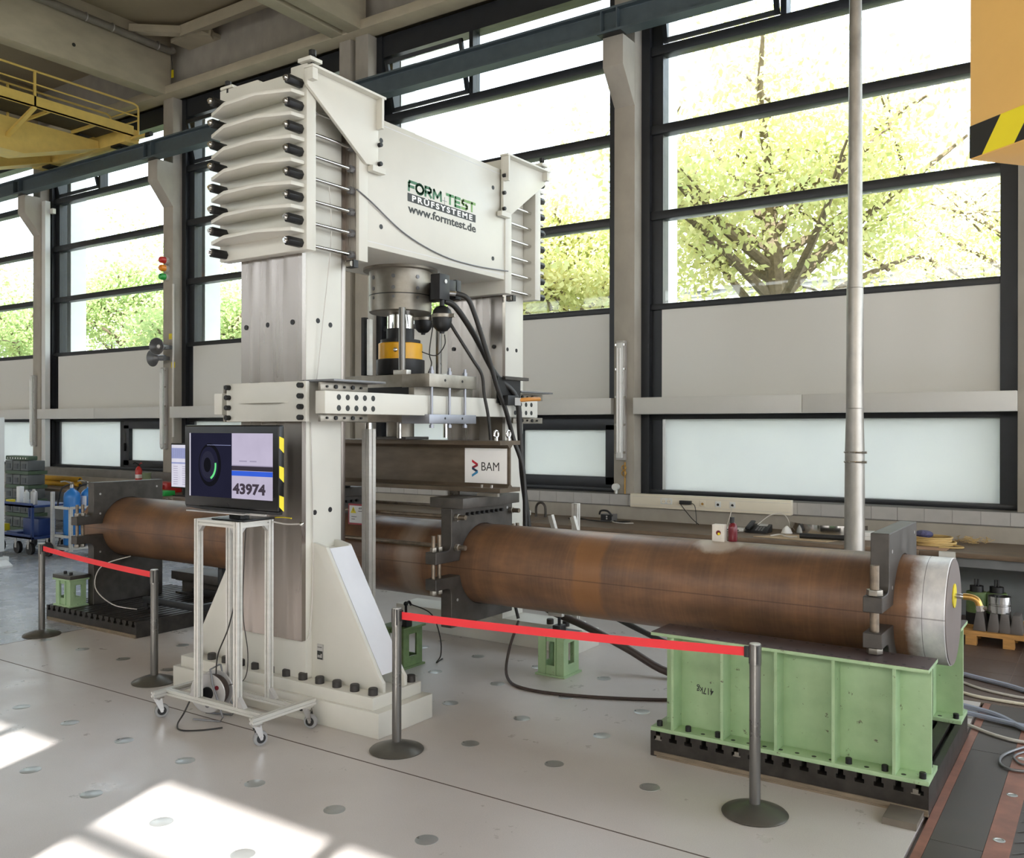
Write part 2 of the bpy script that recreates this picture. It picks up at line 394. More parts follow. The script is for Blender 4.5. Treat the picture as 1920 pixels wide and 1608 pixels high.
# ================================================================== SETTING
# floor ------------------------------------------------------------
floor = struct(MB().box(-9.15, -.885, -9, 11.6, -.2, 0).box(-40, -9.15, -9, 4.3, -.2, 0).box(-.885, 14, -9, 4.0, -.2, 0).build('floor', floorm, origin=(0, 0, 0)))
B(-40, -9.16, 4.305, 11.6, -.2, -.002).build('floor_bay', floorb, floor)['label'] = 'blue-grey floor bay'
jm = P('joint_sealant', (96, 84, 76), .8, var=.3, scale=30)
jo = MB().box(-9.15, -.9, 4.293, 4.303, -.002, .0012).box(-40, -9.15, 4.293, 4.303, -.002, .0012).box(-9.16, -9.15, 4.3, 11.6, -.004, .001)
jo.build('floor_joint', jm, floor)
dm = None
for j in range(7):
    for i in range(14):
        x = -10.33+.6675*i; y = 3.02+.6425*j
        if abs(y-4.305) < .1 or x > -1.7: continue
        if y > 5.3 and (x < -8.2 or (x > -2.7)): continue
        if -6.55 < x < -4.2 and 4.6 < y < 5.3: continue
        if dm is None:
            dm = MB().lathe((x, y, 0), [(.062, -.002), (.062, .0014), (.057, .0026)], 24).build('floor_cap', discm, floor)
            x0, y0 = x, y
        else:
            d = dm.copy(); COL.objects.link(d); d.parent = floor; d.location = (x-x0, y-y0, 0)
# floor channel on the right
ch = [(-.885, -.862, tilebr, -.03), (-.86, -.812, oran, 0.), (-.81, -.562, plateb, 0.), (-.56, -.452, oran, .001), (-.45, 14, plateb, -.004)]
for x0, x1, m, dz in ch:
    if m is plateb and x1 < 0:
        ys = [4.02, 5.15, 6.75, 7.35, 8.3]
        for a, b in zip(ys[:-1], ys[1:]): B(x0, x1, a, b-.005, -.2, dz).build('channel_cover_plate', m, floor)
    else: B(x0, x1, 4.0, 8.3 if x1 < 0 else 7.9, -.2, dz).build('edge_strip' if m is oran else 'floor_strip', m, floor)
for y in (5.33, 6.03, 6.73, 7.4):
    MB().lathe((-.506, y, .001), [(.001, -.002), (.03, -.002), (.03, .002), (.022, .003), (.021, .0005), (.001, .0005)], 16).build('sunken_screw', discm, floor)
MB().box(-.46, -.445, 4.0, 7.9, -.1, .0015).build('edge_strip', oran, floor)
for i in range(26):
    y = 4.0+.15*i
    MB()._add([(-.44, y, .0), (-.43, y, .002), (.3, y+.74, .002), (.29, y+.74, .0)], [(0, 1, 2, 3)]).build('grating_bar', grey6, floor)
tl = None
for i in range(7):
    for j in range(7):
        x = -1.75+.5*i; y = 7.95+.5*j
        if y < 8.3 and x < -.5 and x > -1.2: pass
        if tl is None: tl = B(x+.003, x+.497, y+.003, y+.497, -.03, .003).build('floor_tile', tilebr, floor); tx, ty = x, y
        else:
            t_ = tl.copy(); COL.objects.link(t_); t_.parent = floor; t_.location = (x-tx, y-ty, 0)
B(-1.76, 1.8, 7.94, 11.5, -.02, .0015).build('tile_grout', P('grout', (128, 116, 106), .8), floor)

# window wall -------------------------------------------------------
wb = struct(MB().box(-40, 14, 11.6, 12.3, 0, 1.03).box(-40, 14, 11.9, 12.3, 9.07, 10.4).build('wall_back', concrete, origin=(0, 11.6, 0)))
MB().box(-40, 14, 11.55, 12.3, 9.07, 9.24).build('ledge_beam', conc2, wb, bev=.015)
MB().box(-40, 14, 11.66, 12.2, 1.03, 1.2).build('tile_backing', P('tile_joint', (120, 118, 116), .8), wb)
tp = None
for i in range(60):
    x = -16.3+.3*i
    if tp is None: tp = B(x+.002, x+.298, 11.645, 11.67, 1.045, 1.195).build('wall_tile', tilegrey, wb)
    else:
        q = tp.copy(); COL.objects.link(q); q.parent = wb; q.location = (.3*i, 0, 0)
COLS = [(-27.06, -26.75), (-21.92, -21.59), (-16.77, -16.44), (-11.63, -11.355), (-11.235, -10.93), (-6.09, -5.76), (-.94, -.61), (4.2, 4.53)]
for k, (a, b) in enumerate(COLS):
    m = MB().box(a, b, 11.75, 12.13, .9, 9.08)
    c = struct(m.build('trim_%d' % (k+1), concrete, bev=.008))
    ca, cb_ = a, b
    MB().prism([(11.76, 6.78), (11.38, 7.27), (11.38, 7.69), (11.76, 7.69)], 'x', a+.004, b-.004).build('corbel', concrete, c, bev=.008)
    # roof beam over the column
    MB().box(a, b, -9, 11.7, 9.075, 10.35).build('roof_beam', conc2, c, bev=.01)
bays = [(-26.75, -21.92), (-21.59, -16.77), (-16.44, -11.63), (-10.93, -6.09), (-5.76, -.94), (-.61, 4.2)]
BZ = [(7.54, 7.67), (6.40, 6.53), (5.165, 5.285), (3.86, 3.945)]
for k, (a, b) in enumerate(bays):
    wn = thing('window_%d' % (k+1), ((a+b)/2, 12.0, 1.2), kind='structure')
    lw, rw = .3, .2
    MB().box(a, a+lw-.17, 11.97, 12.25, 1.2, 9.07).box(a+lw-.17, a+lw, 12.06, 12.25, 1.2, 9.07).build('frame_post', frame, wn)
    MB().box(b-rw, b, 11.99, 12.25, 1.2, 9.07).build('frame_post', frame, wn)
    for z0, z1 in BZ: MB().box(a+lw-.17, b-rw, 12.0, 12.2, z0, z1).build('transom', frame, wn, bev=.006)
    MB().box(a+.13, b, 12.0, 12.25, 8.7, 9.07).build('head_panel', frame, wn)
    # clear panes
    zz = [3.945, 5.165, 5.285, 6.40, 6.53, 7.54, 7.67, 8.7]
    for i in range(0, 8, 2):
        if i == 6 and 0 < k < 5: x0 = a+2.1
        else: x0 = a+lw
        B(x0, b-rw, 12.1, 12.104, zz[i], zz[i+1]).build('glass_pane', glass, wn)
    if 0 < k < 5:   # hopper vent in the top row, tilted inwards
        MB().box(a+2.02, a+2.1, 12.0, 12.2, 7.67, 8.7).build('mullion', frame, wn)
        hp = MB().box(a+.32, a+2.0, 12.02, 12.07, 7.7, 7.77).box(a+.32, a+2.0, 12.02, 12.07, 8.5, 8.57).box(a+.32, a+.39, 12.02, 12.07, 7.7, 8.57).box(a+1.93, a+2.0, 12.02, 12.07, 7.7, 8.57)
        rot = Matrix.Translation((0, 12.05, 7.7)) @ Matrix.Rotation(R(14), 4, 'X') @ Matrix.Translation((0, -12.05, -7.7))
        hp.xform(rot); h = hp.build('vent_sash', frame, wn)
        MB().box(a+.39, a+1.93, 12.04, 12.045, 7.77, 8.5).xform(rot).build('glass_pane', glass, h)
        MB().cyl((a+.5, 12.0, 8.1), (a+.5, 11.86, 8.3), .012).cyl((a+1.8, 12.0, 8.1), (a+1.8, 11.86, 8.3), .012).build('vent_stay', grey6, wn)
    # spandrel panel, sill box, lower window
    B(a+lw, b-rw, 12.03, 12.2, 2.57, 3.86).build('spandrel_panel', panelw, wn)
    MB().box(a+.02, (a+b)/2-.002, 11.66, 12.1, 2.35, 2.585).build('sill_box', ledgem, wn, bev=.006)
    MB().box((a+b)/2+.002, b-.0, 11.66, 12.1, 2.35, 2.585).build('sill_box', ledgem, wn, bev=.006)
    split = {1: a+3.05, 2: a+3.05, 3: b-1.95}.get(k)
    lf = MB().box(a+.13, b, 12.0, 12.2, 2.28, 2.36).box(a+.13, b, 11.96, 12.2, 1.2, 1.262)
    if split: lf.box(split-.16, split+.02, 12.0, 12.2, 1.25, 2.3)
    lf.build('lower_frame', frame, wn, bev=.004)
    B(a+lw+.03, (split-.14) if split else b-.2, 12.1, 12.11, 1.25, 2.29).build('frosted_pane', frosted, wn)
    if split:
        MB().box(split, b-.01, 11.98, 12.12, 2.12, 2.3).box(split, b-.01, 11.98, 12.12, 1.24, 1.42).box(split, split+.2, 11.98, 12.12, 1.3, 2.2).box(b-.26, b-.01, 11.98, 12.12, 1.3, 2.2).build('sash', frame, wn, bev=.005)
        B(split+.19, b-.25, 12.07, 12.08, 1.41, 2.13).build('frosted_pane', frosted, wn)
        MB().box(split+.07, split+.09, 11.93, 11.98, 1.62, 1.8).box(split+.06, split+.10, 11.97, 11.985, 1.66, 1.74).build('window_handle', black, wn, bev=.004)
    # outside pilaster cladding beside the glass
    MB().box(a-.4, a+.2, 12.4, 12.8, 0, 10.3).build('outer_pilaster', facade, wn)
# ceiling -----------------------------------------------------------
ce = thing('ceiling', (0, 1, 10.3), kind='structure')
edges = [-40]+[c[0] for c in COLS]+[14]
for a, b in zip(edges[:-1], edges[1:]):
    for j in range(9):
        y0 = -9+2.33*j; y1 = min(y0+2.32, 12.0)
        if y1 > y0+.3: B(a+.01, b-.005, y0, y1, 10.3, 10.5).build('ceiling_panel', ceilm, ce)
B(-40, 14, -9.2, 12.3, 10.5, 10.7).build('roof_slab', concrete, ce)
MB().prism([(11.3, 9.98), (11.3, 10.2), (11.62, 10.3), (11.62, 10.1)], 'x', -15.6, -11.64).build('roof_rib', conc2, ce)
MB().tube([(-16.43, 10.75, 10.12), (-15.5, 11.45, 10.1), (-15.1, 11.7, 10.05)], .11, n=4, sm=1).build('roof_rib', conc2, ce)
MB().box(-16.1, -15.1, 11.45, 11.9, 10.02, 10.1).build('roof_rib', conc2, ce)
# unseen walls closing the hall; front openings invented to shape the sun patches
wf = MB().box(-40, 14, -9.3, -9.0, 0, 3.9).box(-40, 14, -9.2, -9.1, 7.625, 10.5)
c0 = -1.9-36
while c0 < 14:
    wf.box(c0, c0+1.18, -9.2, -9.1, 3.9, 7.65)
    for mxx in (2.54, 4.1, 5.35): wf.box(c0+mxx+.05, c0+mxx+.145, -9.2, -9.1, 3.9, 7.65)
    c0 += 6.0
for z, h_ in ((7.176, .052), (5.8, .1), (4.6, .1)): wf.box(-40, 14, -9.2, -9.1, z, z+h_)
struct(wf.build('wall_front', concrete, origin=(0, -9, 0)))
wfo = bpy.data.objects['wall_front']
B(-40, 14, -9.16, -9.14, 3.9, 5.8).build('window_blind', frosted, wfo)  # sheet added out of view to diffuse the sun and cut floor bounce
wl = struct(B(-40.3, -40, -9, 12.3, 0, 10.5).build('wall_left', concrete))
wr = MB().box(14, 14.3, -9, 12.3, 0, 1.5).box(14, 14.3, -9, 12.3, 8, 10.5)
for i in range(6): wr.box(14, 14.3, -9+4*i, -8.4+4*i, 1.4, 8.1)
struct(wr.build('wall_right', concrete))

# ================================================================== OUTSIDE
lawn = tag(B(-90, 40, 12.9, 90, -.3, -.05).build('lawn', lawnm), 'lawn outside the windows', 'lawn', kind='stuff')
fb = thing('outside_building', (-20, 42, 0), 'white building with louvred blinds beyond the trees', 'building')
B(-70, 30, 42, 50, 0, 13).build('wall', facade, fb)
for z in (2.2, 5.4, 8.6):
    for i in range(16):
        x = -68+6.1*i
        B(x, x+5.6, 41.8, 42.1, z, z+1.9).build('window_band', grey6, fb)
        bl = MB()
        for s_ in range(12): bl.box(x+.05, x+5.55, 41.55, 41.75, z+.25+.14*s_, z+.36+.14*s_)
        bl.build('louvre_blind', facade, fb)

def tree(x, y, h, spread, seed, leafm, label, nleaf=7000, trunk_r=.22, base=2.2):
    rd = random.Random(seed)
    root = thing('tree', (x, y, -.04), label, 'tree', None)
    tr = MB(); top = Vector((x+rd.uniform(-.4, .4), y, h*.62))
    tr.tube([(x, y, -.04), (x+.1, y, h*.25), (x-.1+rd.uniform(-.2, .2), y, h*.45), top], trunk_r, n=9, taper=.5)
    tr.build('trunk', bark, root)
    br = MB(); tips = []
    for i in range(17):
        t = .25+.75*i/16; a = i*2.4+rd.random(); z0 = h*(.22+.42*t*.9)
        L = spread*(1.15-.55*t)*rd.uniform(.7, 1.1)
        s = Vector((x, y, z0)); e = s+Vector((math.cos(a)*L, math.sin(a)*L, L*rd.uniform(.25, .75)+.3))
        mid = (s+e)/2+Vector((rd.uniform(-.3, .3), rd.uniform(-.3, .3), rd.uniform(-.1, .4)))
        br.tube([s, mid, e], trunk_r*.42, n=6, sm=3, taper=.25); tips += [(mid+e)/2, e, mid]
        for k in range(3):
            f = rd.uniform(.4, .95); q = s.lerp(e, f); e2 = q+Vector((rd.uniform(-1, 1), rd.uniform(-1, 1), rd.uniform(.0, 1)))*L*.45
            br.tube([q, (q+e2)/2+Vector((0, 0, .1)), e2], trunk_r*.16, n=5, sm=2, taper=.3); tips += [e2, (q+e2)/2]
    for i in range(5): tips.append(top+Vector((rd.uniform(-1, 1), rd.uniform(-1, 1), rd.uniform(.3, h*.3))))
    br.build('branch', bark, root)
    V = []; F = []
    for i in range(nleaf):
        c = Vector(rd.choice(tips)); rr = spread*.3
        c += Vector((rd.gauss(0, rr*.55), rd.gauss(0, rr*.55), rd.gauss(0, rr*.45)))
        if c.z < base: continue
        s = rd.uniform(.05, .12); u = Vector((rd.gauss(0, 1), rd.gauss(0, 1), rd.gauss(0, 1))).normalized(); wv = u.orthogonal().normalized()
        b = len(V); V += [c-u*s, c+wv*s*.55, c+u*s, c-wv*s*.55]; F.append((b, b+1, b+2, b+3))
    m = MB(); m.v = V; m.f = F
    o = m.build('foliage', leafm, root); o['kind'] = 'stuff'
    return root
tree(-6.4, 20, 13.0, 4.3, 1, leafA, 'large yellow-green tree whose forked trunk stands behind the right-hand window', 18000, .3, 5.4)
tree(-2.2, 30, 13.5, 4.6, 2, leafA, 'yellow-green tree at the right edge of the right-hand window, behind the galvanised pole', 14000, .22, 5.5)
tree(-12.6, 21.5, 11.5, 3.0, 3, leafA, 'tree seen between the crossbeam end and the concrete column, behind the middle window', 15000)
tree(-20.5, 27, 12.4, 3.4, 4, leafB, 'green tree seen over the crossbeam top', 12000)
tree(-28.3, 22, 9.6, 3.2, 5, leafB, 'green tree seen low behind the window left of the front column', 12000)
tree(-34.5, 23, 12.2, 3.6, 6, leafB, 'green tree behind the window with the signal lights', 15000)
tree(-41.5, 21.5, 10.6, 3.6, 8, leafB, 'green tree at the far left behind the leftmost window', 14000)

# ================================================================== TESTING MACHINE (portal frame)
Y0, Z0 = 6.22, 1.007            # axis of the test pipe
mc = thing('testing_machine', (-5.37, Y0, 0), 'tall white portal testing machine with green lettering on its crossbeam', 'machine')
def bolt(x, y, z, r=.033, h=.06, ax='z', name='bolt', mat=black, parent=mc, socket=True):
    """socket head cap screw; head grows along +ax (or -ax for h < 0)"""
    m = MB(); d = {'x': Vector((1, 0, 0)), 'y': Vector((0, 1, 0)), 'z': Vector((0, 0, 1))}[ax]
    p = Vector((x, y, z)); e = p+d*h
    m.cyl(p, e-d*h*.12, r, n=14); m.cyl(e-d*h*.12, e, r, r*.86, n=14)
    if socket: m.cyl(e-d*h*.3, e+d*h*.01, r*.5, n=6)
    return m.build(name, mat, parent)
def rep(o, offs, parent):
    for dx, dy, dz in offs:
        c = o.copy(); COL.objects.link(c); c.parent = parent; c.location = o.location+Vector((dx, dy, dz))
        for ch in o.children:
            d = ch.copy(); COL.objects.link(d); d.parent = c
# bases
B(-6.5, -4.22, 4.65, 5.24, 0, .178).build('base_block', white, mc, bev=.006)
B(-6.43, -4.295, 4.675, 5.2, .178, .268).build('base_plate', white, mc, bev=.006)
B(-6.5, -4.255, 7.44, 7.9, 0, .178).build('base_block', white, mc, bev=.006)
B(-6.43, -4.3, 7.36, 7.72, .178, .268).build('base_plate', white, mc, bev=.006)
b0 = bolt(-6.285, 4.735, .268, .034, .05, mat=P('bolt_grey', (60, 57, 55), .5, .3)); rep(b0, [(.176*i, 0, 0) for i in range(1, 12)]+[(.176*i, .41, 0) for i in (0, 1, 2, 9, 10, 11)]+[(.176*i, 2.68, 0) for i in (10, 11)], mc)
hole = MB().lathe((-4.98, 4.649, .09), [(.001, -.001), (.024, -.001), (.024, -.003), (.001, -.003)], 14, 'y').build('bolt_hole', black, mc)
# columns
B(-5.71, -5.03, 4.74, 5.11, .268, 4.80).build('column', white, mc, bev=.005)
B(-5.71, -5.03, 7.34, 7.705, .268, 4.80).build('column', white, mc, bev=.005)
def wavy(x0, x1, y0, y1, z0, z1, face):
    """wear plate with three broad polished vertical lands"""
    xs = [x0]; n = 26
    prof = []
    for i in range(n+1):
        t = i/n; x = x0+(x1-x0)*t
        d = sum(.006*math.exp(-((t-c)/.05)**2) for c in (.22, .5, .78))
        prof.append((x, face+(d if face == y1 else -d)))
    other = y0 if face == y1 else y1
    return MB().prism(prof+[(x1, other), (x0, other)], 'z', z0, z1)
wavy(-5.71, -5.03, 4.70, 4.739, .56, 4.5, 4.70).build('wear_plate', wear, mc, ang=60)
B(-5.71, -5.03, 5.111, 5.155, .9, 4.7).build('wear_plate', wear, mc, bev=.003)
wavy(-5.68, -5.0, 7.29, 7.339, .9, 4.5, 7.29).build('wear_plate', wear, mc, ang=60)
for (x, y, z, ax) in ((-5.65, 4.698, 2.93, 'y'), (-5.4, 4.698, 2.935, 'y'), (-5.13, 4.698, 2.94, 'y'), (-5.029, 4.86, 2.96, 'x'), (-5.029, 4.99, 2.94, 'x'), (-5.029, 4.83, 1.51, 'x'), (-5.029, 4.99, 1.52, 'x'), (-5.029, 7.42, 2.93, 'x'), (-5.029, 7.58, 2.93, 'x'), (-5.6, 7.283, 2.95, 'y'), (-5.1, 7.283, 2.95, 'y')):
    MB().lathe((x, y, z), [(.020, -.004), (.020, .0012)], 14, ax).build('screw_hole', black, mc)
# gussets
for sx in (1, -1):
    fx = lambda x: -5.37+sx*(x+5.37)
    pts = [(-5.03, .268), (-4.315, .268), (-4.315, .335), (-4.356, .39), (-4.88, 1.26), (-5.0, 1.285), (-5.03, 1.285)]
    for y in (4.80, 5.035):
        MB().prism([(fx(a), b) for a, b in pts], 'y', y, y+.03).build('gusset', white, mc, bev=.003)
    c_ = MB().prism([(fx(-4.37), .385), (fx(-4.888), 1.245), (fx(-4.872), 1.25), (fx(-4.352), .385)], 'y', 4.832, 5.062).build('gusset_cover', white2, mc)
    MB().prism([(fx(-5.03), 1.15), (fx(-4.93), 1.15), (fx(-4.93), 1.22), (fx(-5.03), 1.24)], 'y', 4.83, 5.03).build('gusset_rib', white, mc)
pl = B(-4.965, -4.905, 4.793, 4.799, .42, .535).build('rating_plate', silver, mc)
B(-4.962, -4.908, 4.7915, 4.7935, .423, .485).build('plate_panel', prtblk, pl)
for (x, w_) in ((-4.955, .012), (-4.938, .01), (-4.925, .012)): B(x, x+w_, 4.790, 4.792, .435, .455+.01*(x > -4.93)).build('plate_mark', silver, pl)
B(-4.96, -4.915, 4.7915, 4.7935, .51, .514).build('plate_line', prtblk, pl)
B(-5.06, -5.04, 4.7, 4.7, 0, 0) if False else None
# head clamps: slab + ribs + tie rods
RZ = [3.495+.166*i for i in range(8)]
def head(slab_y0, slab_y1, s):
    """s=-1: ribs towards -y (front head), s=+1: towards +y (rear head)"""
    f = slab_y0 if s < 0 else slab_y1
    sl = MB().prism([(-5.86, 3.447), (-4.889, 3.447), (-4.889, 4.80), (-5.06, 4.80), (-5.06, 4.76), (-5.42, 4.76), (-5.42, 4.79), (-5.86, 4.79)], 'y', slab_y0, slab_y1).build('head_slab', white, mc, bev=.006)
    pts = [(-5.85, f), (-5.85, f+s*.09), (-5.57, f+s*.195), (-5.20, f+s*.21), (-4.925, f+s*.12), (-4.91, f)]
    r0 = MB().prism(pts, 'z', 3.565, 3.593).build('rib', white, mc, bev=.003)
    rep(r0, [(0, 0, .166*i) for i in range(1, 7)], mc)
    for x in (-4.95, -5.79):
        m = MB().prism([(x+a, RZ[0]+b) for a, b in hexa(.036)], 'y', f, f+s*.135)
        sv = m.build('nut_sleeve', black, mc, bev=.003)
        MB().cyl((x, f+s*.135, RZ[0]), (x, f+s*.152, RZ[0]), .024, n=6).cyl((x, f+s*.152, RZ[0]), (x, f+s*.165, RZ[0]), .012, n=10).build('lock_nut', chrome, sv)
        rep(sv, [(0, 0, .166*i) for i in range(1, 8)], mc)
    return sl
head(4.612, 4.705, -1); head(7.712, 7.814, 1)
for (ya, yb, yn, d) in ((4.705, 5.154, 5.154, -1), (7.28, 7.712, 7.28, 1)):
    for x in (-4.95, -5.79):
        rd = C((x, ya, RZ[0]), (x, yb, RZ[0]), .015, n=12).build('tie_rod', chrome, mc)
        MB().prism([(x+a, RZ[0]+b) for a, b in hexa(.03)], 'y', yn, yn+d*.045).build('hex_nut', grey6, rd)
        rep(rd, [(0, 0, .166*i) for i in range(1, 8)], mc)
# crossbeam
cbm = MB().box(-5.84, -4.90, 5.25, 7.175, 3.575, 4.622).build('crossbeam', white, mc, bev=.006)
for z in (3.62, 4.575): B(-5.84, -4.8985, 5.26, 7.165, z-.002, z+.002).build('weld_seam', white2, cbm)
fl = MB().prism([(-5.885, 3.447), (-4.887, 3.447), (-4.887, 4.66), (-5.885, 4.66)], 'y', 5.154, 5.256).build('end_flange', white, mc, bev=.005)
B(-5.86, -5.03+.143-.03, 5.149, 5.156, 3.46, 4.6).build('bearing_face', steel, fl)
MB().prism([(-5.885, 3.447), (-4.887, 3.447), (-4.887, 4.66), (-5.885, 4.66)], 'y', 7.172, 7.28).build('end_flange', white, mc, bev=.005)
for (y, z) in ((5.42, 4.45), (5.42, 3.76), (6.98, 4.42), (6.98, 3.75)):
    MB().lathe((-4.899, y, z), [(.001, -.003), (.02, -.003), (.02, .002), (.001, .001)], 12, 'x').build('screw_hole', black, cbm)
# lifting brackets on the side of the head
def bracket(m, s):
    fy = (lambda y: y) if s > 0 else (lambda y: 12.43-y)
    pts = [(4.585, 4.76), (5.34, 4.74), (5.34, 4.215), (5.205, 4.205), (4.585, 4.63)]
    b = MB().prism([(fy(a), z) for a, z in pts], 'x', -4.884, -4.855).build('bracket', white, m, bev=.003)
    MB().prism([(fy(4.575), 4.745), (fy(5.36), 4.735), (fy(5.36), 4.752), (fy(4.575), 4.762)], 'x', -4.884, -4.79).build('bracket_flange', white, b)
    ya, yb = sorted((fy(5.315), fy(5.34))); B(-4.856, -4.795, ya, yb, 4.5, 4.737).build('bracket_stiffener', white, b)
    ya, yb = sorted((fy(4.585), fy(4.635))); B(-4.856, -4.80, ya, yb, 4.66, 4.748).build('bracket_stiffener', white, b)
    ya, yb = sorted((fy(5.25), fy(5.40))); B(-4.884, -4.83, ya, yb, 4.16, 4.205).build('bracket_foot', white, b)
    for z in (4.55, 4.385, 4.235): bolt(-4.856, fy(5.345), z, .018, .03, 'x', 'bolt', black, b)
    # lug with screw on top
    ya, yb = sorted((fy(4.56), fy(4.72))); B(-4.95, -4.82, ya+.02, yb-.02, 4.80, 4.828).build('top_lug', white, m, bev=.003)
    sc_ = MB().cyl((-4.86, fy(4.64), 4.765), (-4.86, fy(4.64), 4.88), .016, n=8).cyl((-4.86, fy(4.64), 4.85), (-4.86, fy(4.64), 4.89), .028, n=6); sc_.build('jack_screw', black, m)
bracket(mc, 1); bracket(mc, -1)
B(-5.84, -5.70, 4.6, 4.7, 4.79, 4.81).build('top_lug', white, mc)
MB().cyl((-5.77, 4.62, 4.76), (-5.77, 4.62, 4.84), .014, n=8).cyl((-5.77, 4.62, 4.82), (-5.77, 4.62, 4.85), .024, n=6).build('jack_screw', black, mc)
for y in (5.10, 7.31):
    g = B(-4.97, -4.89, y, y+.05, 3.39, 3.446).build('roller_bracket', black, mc); MB().cyl((-4.95, y-.01, 3.415), (-4.90, y-.01, 3.415), .022, n=12).build('roller', msteel, g)
# lettering on the crossbeam
lg_dark = P('logo_green_dark', (34, 104, 62), .4, var=.05); lg_mid = P('logo_green', (62, 134, 72), .4, var=.05); lg_lt = P('logo_green_light', (118, 162, 84), .4, var=.05)
LX = -4.8985
def letter(strokes, y0, z0, sx, sz, t, m, name='logo_letter'):
    """heavy letter from strokes in a unit box, on the +x face of the beam"""
    mb = MB()
    for k, st in enumerate(strokes):
        for (a, b), (c, d) in zip(st[:-1], st[1:]):
            p = Vector((y0+a*sx, z0+b*sz)); q = Vector((y0+c*sx, z0+d*sz)); u_ = (q-p).normalized(); n_ = Vector((-u_.y, u_.x))*t/2; e_ = u_*t*.32
            mb.prism([tuple(p-e_+n_), tuple(q+e_+n_), tuple(q+e_-n_), tuple(p-e_-n_)], 'x', LX-.0012, LX+.0006)
    return mb.build(name, m, cbm)
O_ = [(.5+.42*math.cos(R(a))*(1 if True else 0), .5+.42*math.sin(R(a))) for a in range(0, 361, 24)]
S_ = [(.95, .88), (.3, .88), (.1, .78), (.1, .6), (.3, .5), (.7, .5), (.9, .4), (.9, .22), (.7, .12), (.05, .12)]
t_ = .0235; zb_l = 4.118; hz = .094
letter([[(.1, .1), (.1, .75), (.22, .9), (1.25, .9)], [(.1, .48), (.85, .48)]], 5.752, zb_l, .085, hz, t_, lg_dark)
letter([O_], 5.845, zb_l, .115, hz, t_, lg_dark)
letter([[(.1, .1), (.1, .9), (.7, .9), (.88, .8), (.88, .6), (.7, .48), (.1, .48)], [(.5, .48), (.9, .1)]], 5.968, zb_l, .095, hz, t_, lg_dark)
letter([[(.1, .1), (.14, .9), (.5, .3), (.86, .9), (.9, .1)]], 6.075, zb_l, .13, hz, t_, lg_dark)
letter([[(.0, .4), (1, .4)], [(.5, .0), (.5, .8)]], 6.212, zb_l-.012, .06, .08, .004, grey6)
letter([[(.0, .9), (1, .9)], [(.5, .9), (.5, .1)]], 6.272, zb_l, .095, hz, t_, lg_mid)
letter([[(.95, .9), (.12, .9), (.12, .1), (.95, .1)], [(.12, .5), (.85, .5)]], 6.385, zb_l, .085, hz, t_, lg_mid)
letter([S_], 6.487, zb_l, .095, hz, t_, lg_lt)
letter([[(.0, .9), (1, .9)], [(.5, .9), (.5, .1)]], 6.593, zb_l, .1, hz, t_, lg_lt)
B(-4.8995, -4.8975, 5.745, 6.70, 4.035, 4.104).build('logo_bar', prtblk, cbm)
text('PRÜFSYSTEME', .066, paper, cbm, (-4.897, 5.80, 4.047), FX, bold=.0022, width=.85, space=1.35)
text('www.formtest.de', .098, prtblk, cbm, (LX, 5.75, 3.945), FX, bold=.0024, width=.955)
# actuator
ax_, ay_ = -5.386, 6.22
act = MB().lathe((ax_, ay_, 0), [(.335, 3.578), (.335, 3.555), (.281, 3.55), (.281, 3.335)], 40).build('actuator_cylinder', msteel, mc)
MB().lathe((ax_, ay_, 0), [(.281, 3.331), (.281, 3.19), (.27, 3.18), (.001, 3.18)], 40).build('cylinder_ring', msteel, mc)
MB().lathe((ax_, ay_, 0), [(.283, 3.337), (.283, 3.329)], 40).build('ring_gap', black, mc)
for a in range(0, 360, 45):
    for z, r_ in ((3.48, .02), (3.38, .02), (3.30, .015)):
        ca, sa = math.cos(R(a-62)), math.sin(R(a-62))
        MB().cyl((ax_+.279*ca, ay_+.279*sa, z), (ax_+.286*ca, ay_+.286*sa, z), r_*.9, n=10).build('cap_screw', grey6, act)
MB().lathe((ax_, ay_, 0), [(.12, 3.18), (.12, 3.04)], 24).build('piston_rod', chrome, mc)
MB().lathe((ax_, ay_, 0), [(.125, 3.04), (.125, 2.9)], 24).build('rod_sleeve', matblk, mc)
lc = MB().lathe((ax_, ay_, 0), [(.19, 2.91), (.198, 2.905), (.198, 2.765), (.001, 2.765)], 36).build('load_cell', yel, mc)
MB().lathe((ax_, ay_, 0), [(.18, 2.94), (.18, 2.905)], 30).build('load_cell_bolts', black, lc)
MB().sphere((ax_+.198*math.cos(R(-62)), ay_+.198*math.sin(R(-62)), 2.84), .022, 12, 6).build('cable_gland', chrome, lc)
MB().lathe((ax_, ay_, 0), [(.2, 2.765), (.218, 2.76), (.218, 2.64), (.21, 2.62)], 36).build('cell_seat', black, mc)
for (x, y, m, r_, z0, z1) in ((-5.09, 5.9, postm, .03, 2.61, 3.18), (-5.2, 6.54, postm, .028, 2.61, 3.18), (-5.68, 6.54, postm, .028, 2.61, 3.18)):
    gr = C((x, y, z0), (x, y, z1), r_, n=14).build('guide_column', m, mc)
    B(x-.075, x+.075, y-.03, y+.03, 2.6, 2.645).build('column_foot', alu, gr, bev=.003)
g2 = MB().prism([(-5.53, 5.86), (-5.49, 5.86), (-5.49, 5.91), (-5.53, 5.91)], 'z', 2.61, 3.12).build('guide_profile', matblk, mc, bev=.003)
B(-5.46, -5.43, 5.86, 5.9, 2.61, 3.1).build('scale_bar', alu, mc)
